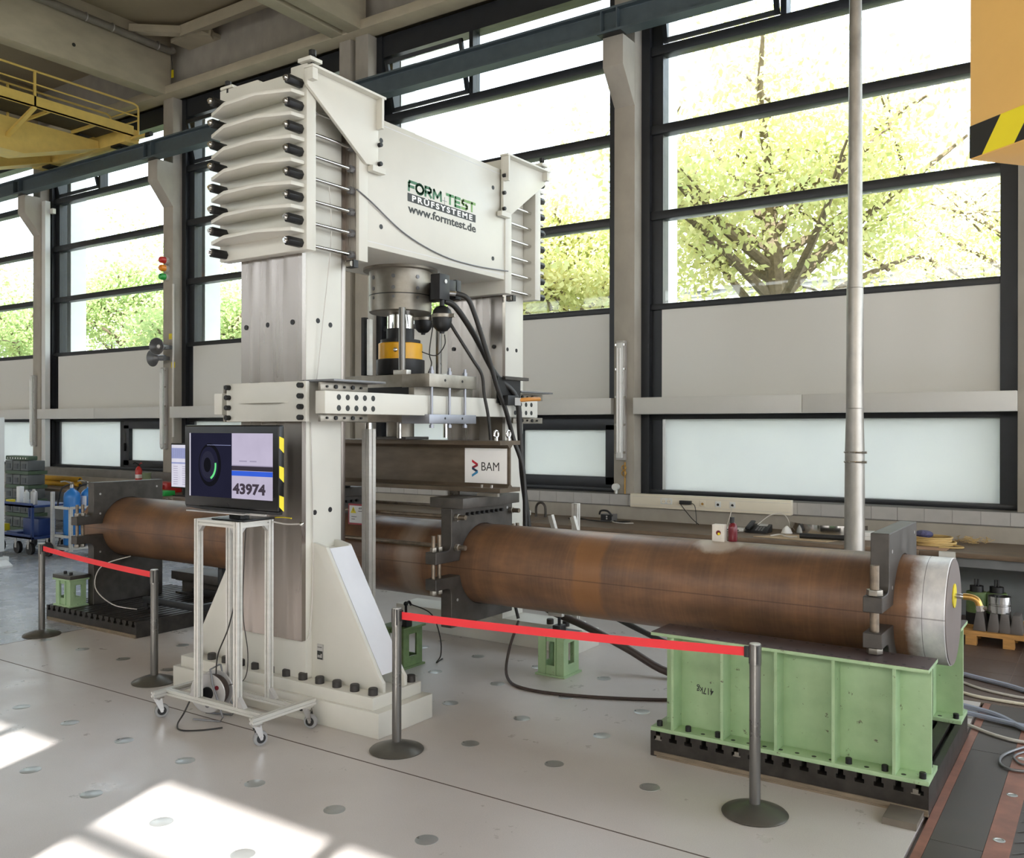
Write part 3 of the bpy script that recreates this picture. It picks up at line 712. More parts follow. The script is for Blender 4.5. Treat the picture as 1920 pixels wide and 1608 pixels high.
# crosshead
xh = MB().prism([(-5.84, 2.20), (-4.87, 2.20), (-4.87, 2.60), (-5.84, 2.60)], 'y', 5.80, 6.62).build('crosshead', msteel, mc, bev=.004)
B(-5.68, -4.93, 5.797, 5.81, 2.42, 2.495).build('crosshead_slot', black, xh)
for y0, y1 in ((5.79, 6.444),):
    t1 = B(-5.0, -4.70, y0, y1, 2.49, 2.60).build('clamp_block', msteel, mc, bev=.003)
    t2 = B(-5.0, -4.70, y0, y1, 2.186, 2.262).build('clamp_block', bluesteel, mc, bev=.003)
    for y in (5.85, 6.09, 6.31):
        MB().cyl((-4.725, y, 2.15), (-4.725, y, 2.66), .012, n=10).cyl((-4.725, y, 2.60), (-4.725, y, 2.63), .022, n=6).cyl((-4.725, y, 2.15), (-4.725, y, 2.175), .022, n=6).build('clamp_stud', bluesteel, t1)
    for y in (6.0, 6.24): MB().lathe((-4.699, y, 2.55), [(.001, -.002), (.012, -.002), (.012, .001), (.001, .001)], 10, 'x').build('screw_hole', black, t1); MB().lathe((-4.699, y, 2.23), [(.001, -.002), (.01, -.002), (.01, .001), (.001, .001)], 10, 'x').build('screw_hole', black, t2)
ldh = C((ax_, ay_, 2.06), (ax_, ay_, 2.2), .125, n=24).build('load_head', msteel, mc)
B(ax_-.2, ax_+.2, ay_-.16, ay_+.16, 2.045, 2.07).build('load_plate', dark, mc, bev=.003)
for y in (5.9, 6.54): C((-5.12, y, 2.06), (-5.12, y, 2.2), .02, n=8).build('guide_column', chrome, mc)
# guide frame: clamp plates round both columns and two side channels
for s, f in ((-1, 4.63), (1, 7.79)):
    sl = B(-5.80, -4.915, min(f, f-s*.036), max(f, f-s*.036), 2.195, 2.492).build('guide_clamp_plate', white, mc, bev=.004)
    pts = [(-5.66, f), (-5.1, f), (-5.2, f+s*.035), (-5.37, f+s*.05), (-5.55, f+s*.035)]
    MB().prism(pts, 'z', 2.335, 2.35).build('plate_rib', white, sl)
    k0 = bolt(-5.765, f, 2.225, .02, s*.04, 'y', 'bolt', black, sl)
    rep(k0, [(a, 0, .0785*i) for a in (0, .81) for i in range(4) if a or i], sl)
for xo, xi, s in ((-4.75, -4.85, 1), (-5.99, -5.89, -1)):
    chn = MB().box(min(xo, xi), max(xo, xi), 4.66, 7.54, 2.252, 2.42).build('side_channel', white, mc, bev=.006)
    if s > 0:
        for y0, n_, dy in ((4.80, 5, .092), (7.14, 4, .095)):
            h0 = None
            for i in range(n_):
                for z in (2.295, 2.375):
                    if h0 is None: h0 = MB().lathe((xo+.001, y0, 2.295), [(.001, -.004), (.022, -.004), (.022, 0), (.019, .0005), (.001, .0003)], 16, 'x').build('round_hole', prtblk, chn)
                    else:
                        c = h0.copy(); COL.objects.link(c); c.parent = chn; c.location = (0, dy*i, z-2.295)
    for (y0, y1) in ((4.69, 5.19), (7.22, 7.75)):
        for z0, z1 in ((2.195, 2.25), (2.422, 2.485)):
            gp = B(min(xo-s*.1, xo-s*.075), max(xo-s*.1, xo-s*.075), y0, y1, z0, z1).build('guide_plate', msteel, mc, bev=.002)
            if s > 0:
                for i in range(5): MB().cyl((xo-s*.075, y0+.06+.09*i, (z0+z1)/2), (xo-s*.075+.012, y0+.06+.09*i, (z0+z1)/2), .009 if i % 2 == 0 else .016, n=10).build('screw', black, gp)
B(-5.05, -4.72, 4.72, 5.28, 2.49, 2.506).build('guide_shelf', grey6, mc, bev=.002)
B(-4.84, -4.72, 7.2, 7.78, 2.49, 2.506).build('guide_shelf', grey6, mc, bev=.002)
# valve block, accumulators
vb = MB().box(-4.9, -4.80, 6.05, 6.19, 3.25, 3.47).box(-5.14, -4.82, 6.30, 6.38, 3.28, 3.45).box(-4.88, -4.82, 6.19, 6.32, 3.3, 3.44).build('valve_block', matblk, mc, bev=.004)
MB().lathe((-4.798, 6.13, 3.41), [(.001, 0), (.018, 0), (.018, .004), (.001, .004)], 12, 'x').build('plug_screw', silver, vb)
for (x, y, z) in ((-4.83, 6.12, 3.095), (-5.5, 6.68, 3.17)):
    ac = MB().lathe((x, y, z), [(.02, -.132), (.022, -.118), (.048, -.108), (.074, -.078), (.086, -.03), (.086, .03), (.076, .068), (.05, .096), (.022, .106), (.02, .16)], 22).build('accumulator', black, mc)
    MB().lathe((x, y, z), [(.088, .0), (.091, .004), (.091, .03), (.088, .034)], 22).box(x+.085, x+.14, y-.012, y+.012, z, z+.03).build('clamp_band', msteel, ac)
MB().cyl((-4.83, 6.18, 3.32), (-4.78, 6.26, 3.32), .022, n=10).build('hose_fitting', chrome, vb)
# square aluminium guide posts beside the front column
def prof_pts(cx, cy_, s, g=.18, d=.16):
    h = s/2; a = s*g/2; e = h-s*d
    q = []
    for k in range(4):
        base = [(-h, -h), (-a, -h), (-a, -e), (a, -e), (a, -h)]
        for x, y in base:
            for _ in range(k): x, y = -y, x
            q.append((cx+x, cy_+y))
    return q
MB().prism(prof_pts(-5.13, 5.53, .08), 'z', 0, 2.14).build('profile_post', alu, mc)
MB().cyl((-5.13, 5.53, 2.14), (-5.13, 5.53, 2.19), .03, n=12).build('post_screw', chrome, mc)
MB().prism(prof_pts(-4.36, 7.62, .06), 'z', .27, 1.42).build('profile_post', alu, mc)
for x in (-4.12, -4.36):
    MB().tube([(x, 7.35, .95), (x-.12, 7.35, 1.32)], .03, n=4, sm=1).build('profile_brace', alu, mc)
T([(-4.955, 4.9, 3.99), (-4.96, 4.93, 3.6), (-4.99, 4.88, 3.0), (-5.01, 4.83, 2.5)], .004, n=6).build('sensor_cable', cablewhite, mc)
T([(-4.88, 5.12, 3.99), (-4.88, 5.28, 3.93), (-4.885, 5.7, 3.75), (-4.885, 6.2, 3.65), (-4.885, 6.7, 3.635), (-4.875, 7.2, 3.66)], .006, n=6).build('sensor_cable', grey6, mc)
T([(-5.02, 4.78, 2.19), (-5.018, 4.8, 1.5), (-5.012, 4.79, .9), (-5.012, 4.76, .6), (-5.04, 4.735, .56)], .004, n=6).build('sensor_cable', cablewhite, mc)
# warning sign hanging on the machine beside the profile post

# ================================================================== TEST PIPE, CLAMPS, SPREADER BEAM
PR = .334
pt = thing('test_pipe', (-5.18, Y0, Z0), 'long rusty brown steel pipe with a white primed right end lying through the portal', 'pipe')
MB().lathe((0, Y0, Z0), [(PR-.03, -9.95), (PR-.002, -9.95), (PR, -9.945), (PR, -.852), (PR-.003, -.848), (PR-.004, -.848)], 72, 'x').build('pipe_shell', pipem, pt)
MB().lathe((0, Y0, Z0), [(.001, -.86), (PR-.005, -.86), (PR-.006, -.843), (.001, -.843)], 64, 'x').build('end_cap', capm, pt)
MB().lathe((0, Y0, Z0), [(PR+.0008, -.975), (PR+.0008, -.972)], 64, 'x').build('scribed_line', grey6, pt)
vf = MB().lathe((0, Y0, Z0+.10), [(.001, -.845), (.075, -.845), (.075, -.837), (.001, -.837)], 28, 'x').build('valve_flange', yelplast, pt)
C((-.837, Y0, Z0+.10), (-.79, Y0, Z0+.10), .016, n=12).build('nipple', chrome, vf)
T([(-.79, Y0, Z0+.10), (-.75, Y0, Z0+.10), (-.715, Y0, Z0+.085), (-.70, Y0, Z0+.05)], .02, n=12).build('elbow', brass, vf)
MB().cyl((-.70, Y0, Z0+.055), (-.695, Y0, Z0+.02), .024, n=6).cyl((-.72, Y0, Z0+.04), (-.66, Y0, Z0+.04), .012, n=8).build('coupling', chrome, vf)
lg = MB().prism([(-2.415, 1.335), (-2.325, 1.335), (-2.325, 1.46), (-2.415, 1.46)], 'y', Y0-.035, Y0+.03).build('pipe_lug', lumpw, pt, bev=.003)
lh = MB().lathe((-2.366, Y0-.0365, 1.402), [(.001, -.001), (.018, -.001), (.018, .0015), (.001, .0015)], 16, 'y').build('lug_hole', prtblk, lg)
lh.data.materials[0] = darkred
MB().lathe((-2.362, Y0-.038, 1.395), [(.001, -.001), (.01, -.001), (.01, .001), (.001, .001)], 12, 'y').build('lug_plug', yelplast, lg)
rb = thing('hand_bottle', (-2.28, Y0+.02, 1.3425), 'dark red bottle with a black cap standing on the pipe behind the white lug', 'bottle')
MB().lathe((-2.28, Y0+.02, 0), [(.001, 1.3425), (.03, 1.343), (.032, 1.348), (.032, 1.44), (.024, 1.465), (.013, 1.475)], 20).build('bottle_body', darkred, rb)
MB().lathe((-2.285, Y0+.02, 0), [(.016, 1.472), (.016, 1.515), (.001, 1.517)], 14).build('cap', black, rb)

def arc(up, n=18, r=PR+.004):
    o = math.asin(.06/r) if up else math.asin(-.06/r)
    a0, a1 = (o, PI-o) if up else (PI+.17, 2*PI-.17)
    return [(Y0+r*math.cos(a0+(a1-a0)*i/n), Z0+r*math.sin(a0+(a1-a0)*i/n)) for i in range(n+1)]
def fillet(cx, cz, r, a0, a1, n=5): return [(cx+r*math.cos(R(a0+(a1-a0)*i/n)), cz+r*math.sin(R(a0+(a1-a0)*i/n))) for i in range(n+1)]
def clamp(xc, zb, top, rods, label, group=None, rr=.017):
    t = thing('pipe_clamp', (xc, Y0, zb), label, 'clamp', group)
    h = .055; e = .64; zu0, zu1, zl0, zl1 = 1.067, 1.16, .857, .947
    fr = .06
    up = arc(True)
    pts = [(Y0+e, zu0)]+[(Y0+e, zu1)]+fillet(Y0+.44+fr, zu1+fr, fr, 270, 180)+[(Y0+.44, top), (Y0-.44, top)]+fillet(Y0-.44-fr, zu1+fr, fr, 0, -90)+[(Y0-e, zu1), (Y0-e, zu0)]+up[::-1]
    MB().prism(pts, 'x', xc-h, xc+h).build('upper_yoke', dark, t, bev=.004, seg=1)
    lo = [(Y0+PR*.985*math.cos(a), Z0+(PR+.004)*math.sin(a)) for a in [PI+.18+(PI-.36)*i/18 for i in range(19)]]
    pts = [(Y0-e, zl1), (Y0-e, zl0)]+fillet(Y0-.44-fr, zl0-fr, fr, 90, 0)+[(Y0-.44, zb), (Y0+.44, zb)]+fillet(Y0+.44+fr, zl0-fr, fr, 180, 90)+[(Y0+e, zl0), (Y0+e, zl1)]+lo[::-1]
    MB().prism(pts, 'x', xc-h, xc+h).build('lower_yoke', dark, t, bev=.004, seg=1)
    for s in (-1, 1):
        for k, dy in enumerate(rods):
            x = xc; y = Y0+s*dy
            rd = C((x, y, .817), (x, y, 1.34 if rr > .02 else 1.29), rr, n=14).build('clamp_rod', rodm, t)
            for z0 in (1.162, .82):
                MB().prism([(x+a, y+b) for a, b in hexa(rr*1.75)], 'z', z0, z0+.035).build('hex_nut', msteel, rd, bev=.002)
    for (dy, z) in ((-.36, 1.40), (.36, 1.45), (-.36, 1.18), (-.36, .75), (.36, .75)):
        MB().lathe((xc+h+.0005, Y0+dy, z), [(.001, -.001), (.012, -.001), (.012, .0008), (.001, .0008)], 10, 'x').build('tapped_hole', silver, t)
    return t
clamp(-1.19, .165, 1.515, (.585,), 'dark steel pipe clamp at the right end beside the white primed pipe end', rr=.027)
clamp(-9.565, .165, 1.53, (.60, .535), 'dark steel pipe clamp at the far left end of the pipe behind the red barrier')
for xc, lab in ((-4.515, 'dark steel pipe clamp with a thick top plate under the sign on the spreader beam'), (-6.225, 'dark steel pipe clamp hidden behind the front column of the machine')):
    t = clamp(xc, .53, 1.497, (.605, .53), lab)
    B(xc-.17, xc+.17, Y0-.44, Y0+.38, 1.499, 1.582).build('top_plate', dark, t, bev=.003)
    B(xc-.1, xc+.1, Y0-.13, Y0+.13, 1.583, 1.613).build('bearing_plate', grey6, t, bev=.003)
    for (y, z) in ((Y0-.385, 1.425), (Y0+.40, 1.425), (Y0-.385, 1.18)):
        hx = MB().prism([(y+a, z+b) for a, b in hexa(.03)], 'x', xc+.055, xc+.09).build('hex_nut', msteel, t, bev=.002)
        C((xc+.09, y, z), (xc+.155, y, z), .02, n=12).build('rod_end', rodm, hx)
    bo = MB().cyl((xc+.055, Y0-.24, 1.44), (xc+.085, Y0-.24, 1.44), .014, n=8).build('yoke_bolt', black, t)
    rep(bo, [(0, .07*i, 0) for i in range(1, 8)], t)
for (y, z, lab) in ((Y0-.385, 1.425, 'upper near tie rod stretched along the pipe between the two middle clamps'), (Y0+.40, 1.425, 'rear tie rod stretched along the pipe behind the spreader beam'), (Y0-.385, 1.18, 'lower near tie rod stretched along the pipe between the two middle clamps')):
    tag(C((-6.17, y, z), (-4.572, y, z), .017, n=12).build('tie_rod', rodm), lab, 'rod')
sb = thing('spreader_beam', (-5.37, Y0, 1.615), 'dark rusty steel I-beam lying across the clamps above the pipe', 'beam')
def isec(cy_, z0, z1, wd, tf, tw, f=.02):
    a, b = wd/2, tw/2
    return [(cy_-a, z0), (cy_+a, z0), (cy_+a, z0+tf), (cy_+b+f, z0+tf), (cy_+b, z0+tf+f), (cy_+b, z1-tf-f), (cy_+b+f, z1-tf), (cy_+a, z1-tf), (cy_+a, z1), (cy_-a, z1), (cy_-a, z1-tf), (cy_-b-f, z1-tf), (cy_-b, z1-tf-f), (cy_-b, z0+tf+f), (cy_-b-f, z0+tf), (cy_-a, z0+tf)]
beamm = P('spreader_rusty_steel', (96, 84, 70), .5, .35, var=.3, scale=7, stretch=(.5, 1, 1.6))
MB().prism(isec(Y0+.02, 1.615, 2.043, .3, .035, .02, .028), 'x', -6.54, -4.2).build('i_section', beamm, sb)
for y in (Y0-.10, Y0+.08):
    eb = MB().torus((-4.26, y, 2.098), .028, .009, 'x', 20, 8).build('eye_bolt', chrome, sb); MB().cyl((-4.26, y, 2.043), (-4.26, y, 2.068), .015, n=10).build('eye_collar', chrome, eb)
B(-4.42, -4.21, Y0-.15, Y0-.12, 1.585, 1.612).build('stop_plate', msteel, sb)
for x in (-4.3, -4.4): bolt(x, Y0-.105, 1.652, .012, .025, 'z', 'bolt', chrome, sb)
sg = tag(B(-4.66, -4.222, Y0+.0035, Y0+.0065, 1.682, 1.978).build('sign', paper), 'white sign with zigzag emblem and black letters fixed to the spreader beam web', 'sign')
zr = P('emblem_red', (196, 36, 56), .5, var=.02); zd = P('emblem_dark_red', (140, 30, 48), .5, var=.02); zn = P('emblem_navy', (34, 52, 80), .5, var=.02); zb_ = P('emblem_blue', (60, 140, 190), .5, var=.02)
def strip(pts, m, par, y):
    MB().prism(pts, 'y', y, y+.0008).build('emblem_band', m, par)
ys = Y0+.0028; ex, ez = -4.583, 1.88; ww, hh = .062, .027
zz = [(0, 0), (ww, -.033), (0, -.062), (ww, -.092), (0, -.127)]
for k, m in enumerate((zr, zd, zn, zb_)):
    (x0, z0), (x1, z1) = zz[k], zz[k+1]
    strip([(ex+x0, ez+z0), (ex+x1, ez+z1), (ex+x1, ez+z1-hh*.8), (ex+x0, ez+z0-hh*.8)], m, sg, ys-.0002*k)
text('BAM', .105, prtblk, sg, (-4.483, ys, 1.788), FY, bold=-.0004, width=.182)

# ================================================================== RIGHT SUPPORT: GREEN BEAMS ON A T-SLOT PLATE
def tslot_plate(x0, x1, y0, y1, label):
    t = thing('clamping_plate', ((x0+x1)/2, (y0+y1)/2, 0), label, 'plate')
    n = 16; zt = .163; W = x1-x0; p = W/n
    pts = [(x0, 0), (x1, 0), (x1, zt)]
    for i in range(n-1, -1, -1):
        c = x0+p*(i+.5); a, b = .0155, .027
        pts += [(c+a, zt), (c+a, zt-.03), (c+b, zt-.03), (c+b, zt-.055), (c-b, zt-.055), (c-b, zt-.03), (c-a, zt-.03), (c-a, zt)]
    pts.append((x0, zt))
    MB().prism(pts, 'y', y0, y1).build('t_slot_slab', dark2, t, ang=20)
    MB().box(x0+.05, x1, y0-.016, y0, .0, .012).box(x0+.03, x1-.002, y0-.01, y0-.0005, .012, .035).build('grout_strip', P('dusty_timber', (128, 114, 96), .9, var=.25, scale=9, stretch=(1, 6, 6)), t)
    return t
tp_r = tslot_plate(-2.545, -.862, 5.44, 7.0, 'dark cast iron T-slot plate under the large green beams')
for x in (-2.49, -1.96, -.93):
    MB().prism([(x-.014, .137), (x+.014, .137), (x+.014, .115), (x+.024, .115), (x+.024, .108), (x-.024, .108), (x-.024, .115), (x-.014, .115)], 'y', 5.438, 5.46).build('t_nut', msteel, tp_r)
tag(MB().prism([(5.20, .0), (5.43, .0), (5.43, .03), (5.22, .03)], 'x', -1.06, -.885).build('packing_plate', P('dusty_steel', (110, 102, 92), .7, .2, var=.2)), 'worn steel packing plate on the floor at the corner of the clamping plate', 'plate')
def gbeam(y0, y1, label, txt=None):
    yc = (y0+y1)/2; x0, x1 = -2.545, -.862
    t = thing('steel_support_beam', ((x0+x1)/2, yc, .163), label, 'beam')
    B(x0, x1, y0, y1, .164, .19).build('bottom_flange', green, t, bev=.002)
    B(x0, x1, y0, y1, .79, .81).build('top_flange', green, t, bev=.002)
    B(x0+.002, x1-.002, y0+.004, y1-.004, .8101, .8135).build('bare_top', P('bare_rusty_top', (88, 76, 76), .5, .35, var=.25), t)
    B(x0+.055, x1-.008, yc-.012, yc+.012, .19, .79).build('web', green, t)
    for x in (-2.395, -2.06, -1.72, -1.38, -1.045):
        for a, b in ((y0+.006, yc-.012), (yc+.012, y1-.006)): B(x-.009, x+.009, a, b, .19, .79).build('stiffener', green, t)
    for s, yy in ((1, y0+.045), (-1, y1-.045)):
        for i, x in enumerate([x0+.045+.1*k for k in range(17)]):
            if i in (0, 2, 4, 12, 14, 16): bolt(x, yy, .19, .019, .034, 'z', 'bolt', black, t)
            else: MB().lathe((x, yy, .1905), [(.001, -.001), (.014, -.001), (.014, .0006), (.001, .0006)], 10).build('bolt_hole', prtblk, t)
            MB().lathe((x, yy, .8138), [(.001, -.001), (.011, -.001), (.011, .0004), (.001, .0004)], 8).build('bolt_hole', prtblk, t)
    if txt: text(txt, .062, prtblk, t, (-2.165, yc-.0125, .462), (R(90), R(180), 0), bold=.0006, width=.115)
    return t
gbeam(5.44, 5.74, 'large light green steel beam in front, marked 417kg upside down on its web', '417kg')
gbeam(6.70, 7.0, 'light green steel beam behind the pipe end, same kind as the front one')

# small green stands
def stand(x0, x1, y0, y1, zb, zt, label, along='y', mat=green, group=None):
    t = thing('support_stand', ((x0+x1)/2, (y0+y1)/2, zb), label, 'stand', group)
    B(x0-.02, x1+.02, y0-.02, y1+.02, zb, zb+.018).build('base_plate', mat, t, bev=.002)
    B(x0-.025, x1+.025, y0-.025, y1+.025, zt-.02, zt).build('top_plate', mat, t, bev=.002)
    w_ = x1-x0; d_ = y1-y0
    for a, b in ((x0, x0+.016), (x1-.016, x1)):
        B(a, b, y0, y0+d_*.3, zb+.018, zt-.02).build('side_plate', mat, t); B(a, b, y1-d_*.3, y1, zb+.018, zt-.02).build('side_plate', mat, t)
        B(a, b, y0+d_*.3, y1-d_*.3, zb+.018, zb+.10).build('side_plate', mat, t); B(a, b, y0+d_*.3, y1-d_*.3, zt-.07, zt-.02).build('side_plate', mat, t)
    for yy in (y0, y1-.014):
        B(x0+.016, x0+w_*.3, yy, yy+.014, zb+.018, zt-.02).build('web_plate', mat, t); B(x1-w_*.3, x1-.016, yy, yy+.014, zb+.018, zt-.02).build('web_plate', mat, t)
        B(x0+w_*.3, x1-w_*.3, yy, yy+.014, zb+.018, zb+.09).build('web_plate', mat, t); B(x0+w_*.3, x1-w_*.3, yy, yy+.014, zt-.06, zt-.02).build('web_plate', mat, t)
    B(x0+w_*.28, x0+w_*.33, y0-.015, y0, zb+.018, zt-.02).build('stiffener', mat, t); B(x1-w_*.33, x1-w_*.28, y0-.015, y0, zb+.018, zt-.02).build('stiffener', mat, t)
    return t
st1 = stand(-4.2, -3.94, 6.68, 6.94, 0, .36, 'small light green stand on the floor under the pipe behind the red belt')
B(-4.22, -3.92, 6.66, 6.96, .3605, .364).build('bare_top', grey6, st1)
cl1 = thing('sensor_clamp', (-4.05, 6.78, .362), 'black sensor clamp with two pale bars on the small green stand under the pipe', 'clamp')
B(-4.09, -4.01, 6.74, 6.84, .364, .43).build('clamp_body', matblk, cl1, bev=.004)
B(-4.06, -4.04, 6.78, 6.80, .43, .52).build('clamp_post', matblk, cl1)
for dy in (-.05, .06):
    b_ = B(-4.12, -3.98, 6.765+dy, 6.81+dy, .515, .545).build('clamp_bar', alu, cl1, bev=.003)
    for x in (-4.09, -4.01): C((x, 6.787+dy, .545), (x, 6.787+dy, .56), .01, n=8).build('bar_screw', black, b_)
st2 = stand(-5.5, -5.26, 6.12, 6.38, 0, .37, 'olive green stand on the floor beside the front column gusset', mat=greendk)
sn = thing('sensor_mount', (-5.3, 6.2, .37), 'black sensor mount on the olive green stand beside the gusset', 'sensor')
B(-5.34, -5.26, 6.16, 6.24, .37, .46).build('mount_block', matblk, sn, bev=.004); C((-5.3, 6.2, .46), (-5.3, 6.2, .56), .012, n=8).build('mount_post', black, sn)
T([(-5.3, 6.2, .56), (-5.24, 6.17, .6), (-5.2, 6.15, .58)], .012, n=8).build('mount_arm', black, sn); MB().sphere((-5.3, 6.2, .57), .022, 10, 6).build('mount_joint', black, sn)
tag(T([(-5.2, 6.15, .585), (-5.05, 6.25, .5), (-4.99, 6.3, .3), (-5.02, 6.35, .12), (-5.15, 6.45, .012), (-5.2, 6.6, .008)], .006, n=6).build('sensor_cable', rubber), 'thin black cable looping down from the sensor mount to the floor', 'cable')

# ================================================================== LEFT SUPPORT
tp_l = tslot_plate(-9.97, -8.29, 5.50, 7.1, 'dark cast iron T-slot plate under the left pipe clamp')
st3 = stand(-9.87, -9.58, 5.55, 5.735, .163, .47, 'small light green stand with dark top on the left clamping plate')
tb = B(-9.9, -9.55, 5.53, 5.772, .4705, .51).build('top_block', dark, st3, bev=.003)
for x, y in ((-9.8, 5.62), (-9.65, 5.6)): bolt(x, y, .51, .018, .03, 'z', 'bolt', black, tb)
tag(MB().prism(isec(6.86, .164, .34, .2, .02, .012, .012), 'x', -9.4, -8.4).build('steel_beam', dark), 'dark steel beam lying along the rear of the left clamping plate', 'beam')
tag(B(-9.4, -8.5, 6.7, 7.05, .342, .44).build('steel_slab', dark, bev=.004), 'dark steel slab lying on the beam at the rear of the left plate', 'slab')
pjk = thing('wheeled_frame', (-8.35, 6.4, .164), 'black wheeled steel frame with two legs on the left clamping plate', 'frame')
for y in (5.98, 6.62):
    B(-8.86, -7.9, y-.03, y+.03, .235, .30).build('leg', matblk, pjk, bev=.004)
    wl_ = C((-8.80, y-.022, .205), (-8.80, y+.022, .205), .04, n=18).build('wheel', rubber, pjk)
    B(-8.835, -8.765, y-.035, y+.035, .2, .24).build('wheel_fork', matblk, pjk)
B(-7.97, -7.9, 5.98, 6.62, .235, .30).build('cross_member', matblk, pjk, bev=.004)
B(-7.97, -7.9, 6.25, 6.35, .30, .655).build('mast', matblk, pjk, bev=.004)
st4 = stand(-8.36, -8.1, 7.15, 7.4, 0, .52, 'light green stand behind the left clamping plate under the pipe')
tag(T([(-9.1, 5.97, .72), (-9.3, 5.75, .62), (-9.28, 5.66, .4), (-9.1, 5.75, .22), (-8.85, 5.88, .172)], .006, n=8).build('cable', cablewhite), 'white cable curving from under the pipe down to the left clamping plate', 'cable')

# ================================================================== BARRIER POSTS
def stanchion(x, y, label, to=None, zt=(.925, .875), recv=None):
    t = thing('barrier_post', (x, y, 0), label, 'barrier post')
    MB().lathe((x, y, 0), [(.18, 0), (.183, .006), (.175, .014), (.11, .038), (.06, .055), (.035, .06)], 40).build('base', P('stanchion_base', (104, 102, 96), .35, .6, var=.12) if 'stanchion_base' not in MATS else MATS['stanchion_base'], t)
    C((x, y, .055), (x, y, .945), .031, n=28).build('pole', postm, t)
    MB().lathe((x, y, 0), [(.033, .83), (.034, .835), (.034, .945), (.001, .945)], 28).build('head_sleeve', postm, t)
    MB().lathe((x, y, 0), [(.030, .945), (.030, .95), (.001, .952)], 24).build('cap', silver, t)
    for a in (0, 90, 180, 270):
        ca, sa = math.cos(R(a+40)), math.sin(R(a+40))
        MB().cyl((x+.031*ca, y+.031*sa, .84), (x+.031*ca, y+.031*sa, .94), .006, n=8).build('belt_slot', black, t)
    if to is not None:
        tx, ty = to; d = Vector((tx-x, ty-y, 0)); L = d.length; u = d/L; s = Vector((-u.y, u.x, 0))*.0012
        n = 16; m = MB(); vs = []; fs = []
        for i in range(n+1):
            q = i/n; p = Vector((x, y, 0))+u*(.036+(L-.085)*q); sag = -.012*4*q*(1-q)
            for z in zt:
                for k in (-1, 1): vs.append(p+s*k+Vector((0, 0, z+sag)))
        for i in range(n):
            a = i*4; b = a+4
            fs += [(a, b, b+1, a+1), (a+2, a+3, b+3, b+2), (a, a+2, b+2, b), (a+1, b+1, b+3, a+3)]
        m._add(vs, fs); m.build('belt', red, t)
        e = Vector((tx, ty, 0))-u*.045
        q = MB().cb((0, 0, (zt[0]+zt[1])/2), (.03, .02, .062)); q.xform(Matrix.Translation((e.x, e.y, 0)) @ Matrix.Rotation(math.atan2(u.y, u.x), 4, 'Z')); q.build('belt_clip', matblk, t, bev=.003)
        e = Vector((x, y, 0))+u*.034
        q = MB().cb((0, 0, (zt[0]+zt[1])/2), (.012, .03, .07)); q.xform(Matrix.Translation((e.x, e.y, 0)) @ Matrix.Rotation(math.atan2(u.y, u.x), 4, 'Z')); q.build('belt_housing', matblk, t)
    return t
stanchion(-1.675, 4.94, 'grey barrier post in front of the marked green beam, receiving the red belt')
stanchion(-3.99, 4.575, 'grey barrier post with a red belt leading right, in front of the machine base', (-1.675, 4.94))
stanchion(-6.76, 4.655, 'grey barrier post left of the monitor trolley receiving the left red belt')
stanchion(-9.245, 5.05, 'grey barrier post at the left with a red belt leading to the trolley side', (-6.76, 4.655))

# ================================================================== MONITOR TROLLEY
tr = thing('monitor_trolley', (-5.32, 4.32, 0), 'aluminium profile trolley on casters carrying the large monitor', 'trolley')
def hprof(ax, c1, c2, s, a, b):
    return MB().prism(prof_pts(c1, c2, s, .22, .2), ax, a, b)
zb = .178
PX = (-5.53, -5.10); PY = (4.17, 4.45)
for x in (-5.9, -4.815): hprof('y', x, zb, .042, 4.05, 4.62).build('base_rail', alu, tr)
for y in PY: hprof('x', y, zb, .042, -5.879, -4.836).build('cross_rail', alu, tr)
for x in PX:
    for y in PY: hprof('z', x, y, .045, .2, 1.49).build('post', alu, tr)
for y in PY: hprof('x', y, 1.468, .042, PX[0]+.023, PX[1]-.023).build('top_rail', alu, tr)
for x in PX: hprof('y', x, 1.468, .042, PY[0]+.023, PY[1]-.023).build('top_rail', alu, tr)
for y in PY:
    for x, s in ((PX[0], 1), (PX[1], -1)):
        MB().prism([(x+s*.0225, 1.447), (x+s*.065, 1.447), (x+s*.0225, 1.40)], 'y', y-.016, y+.016).build('corner_bracket', silver, tr)
        s2 = -s; MB().prism([(x+s2*.0225, .2), (x+s2*.085, .2), (x+s2*.0225, .27)], 'y', y-.018, y+.018).build('corner_bracket', silver, tr)
for x in PX:
    for y, s in ((PY[0], 1), (PY[1], -1)): MB().prism([(y+s*.0225, 1.447), (y+s*.06, 1.447), (y+s*.0225, 1.405)], 'x', x-.016, x+.016).build('corner_bracket', silver, tr)
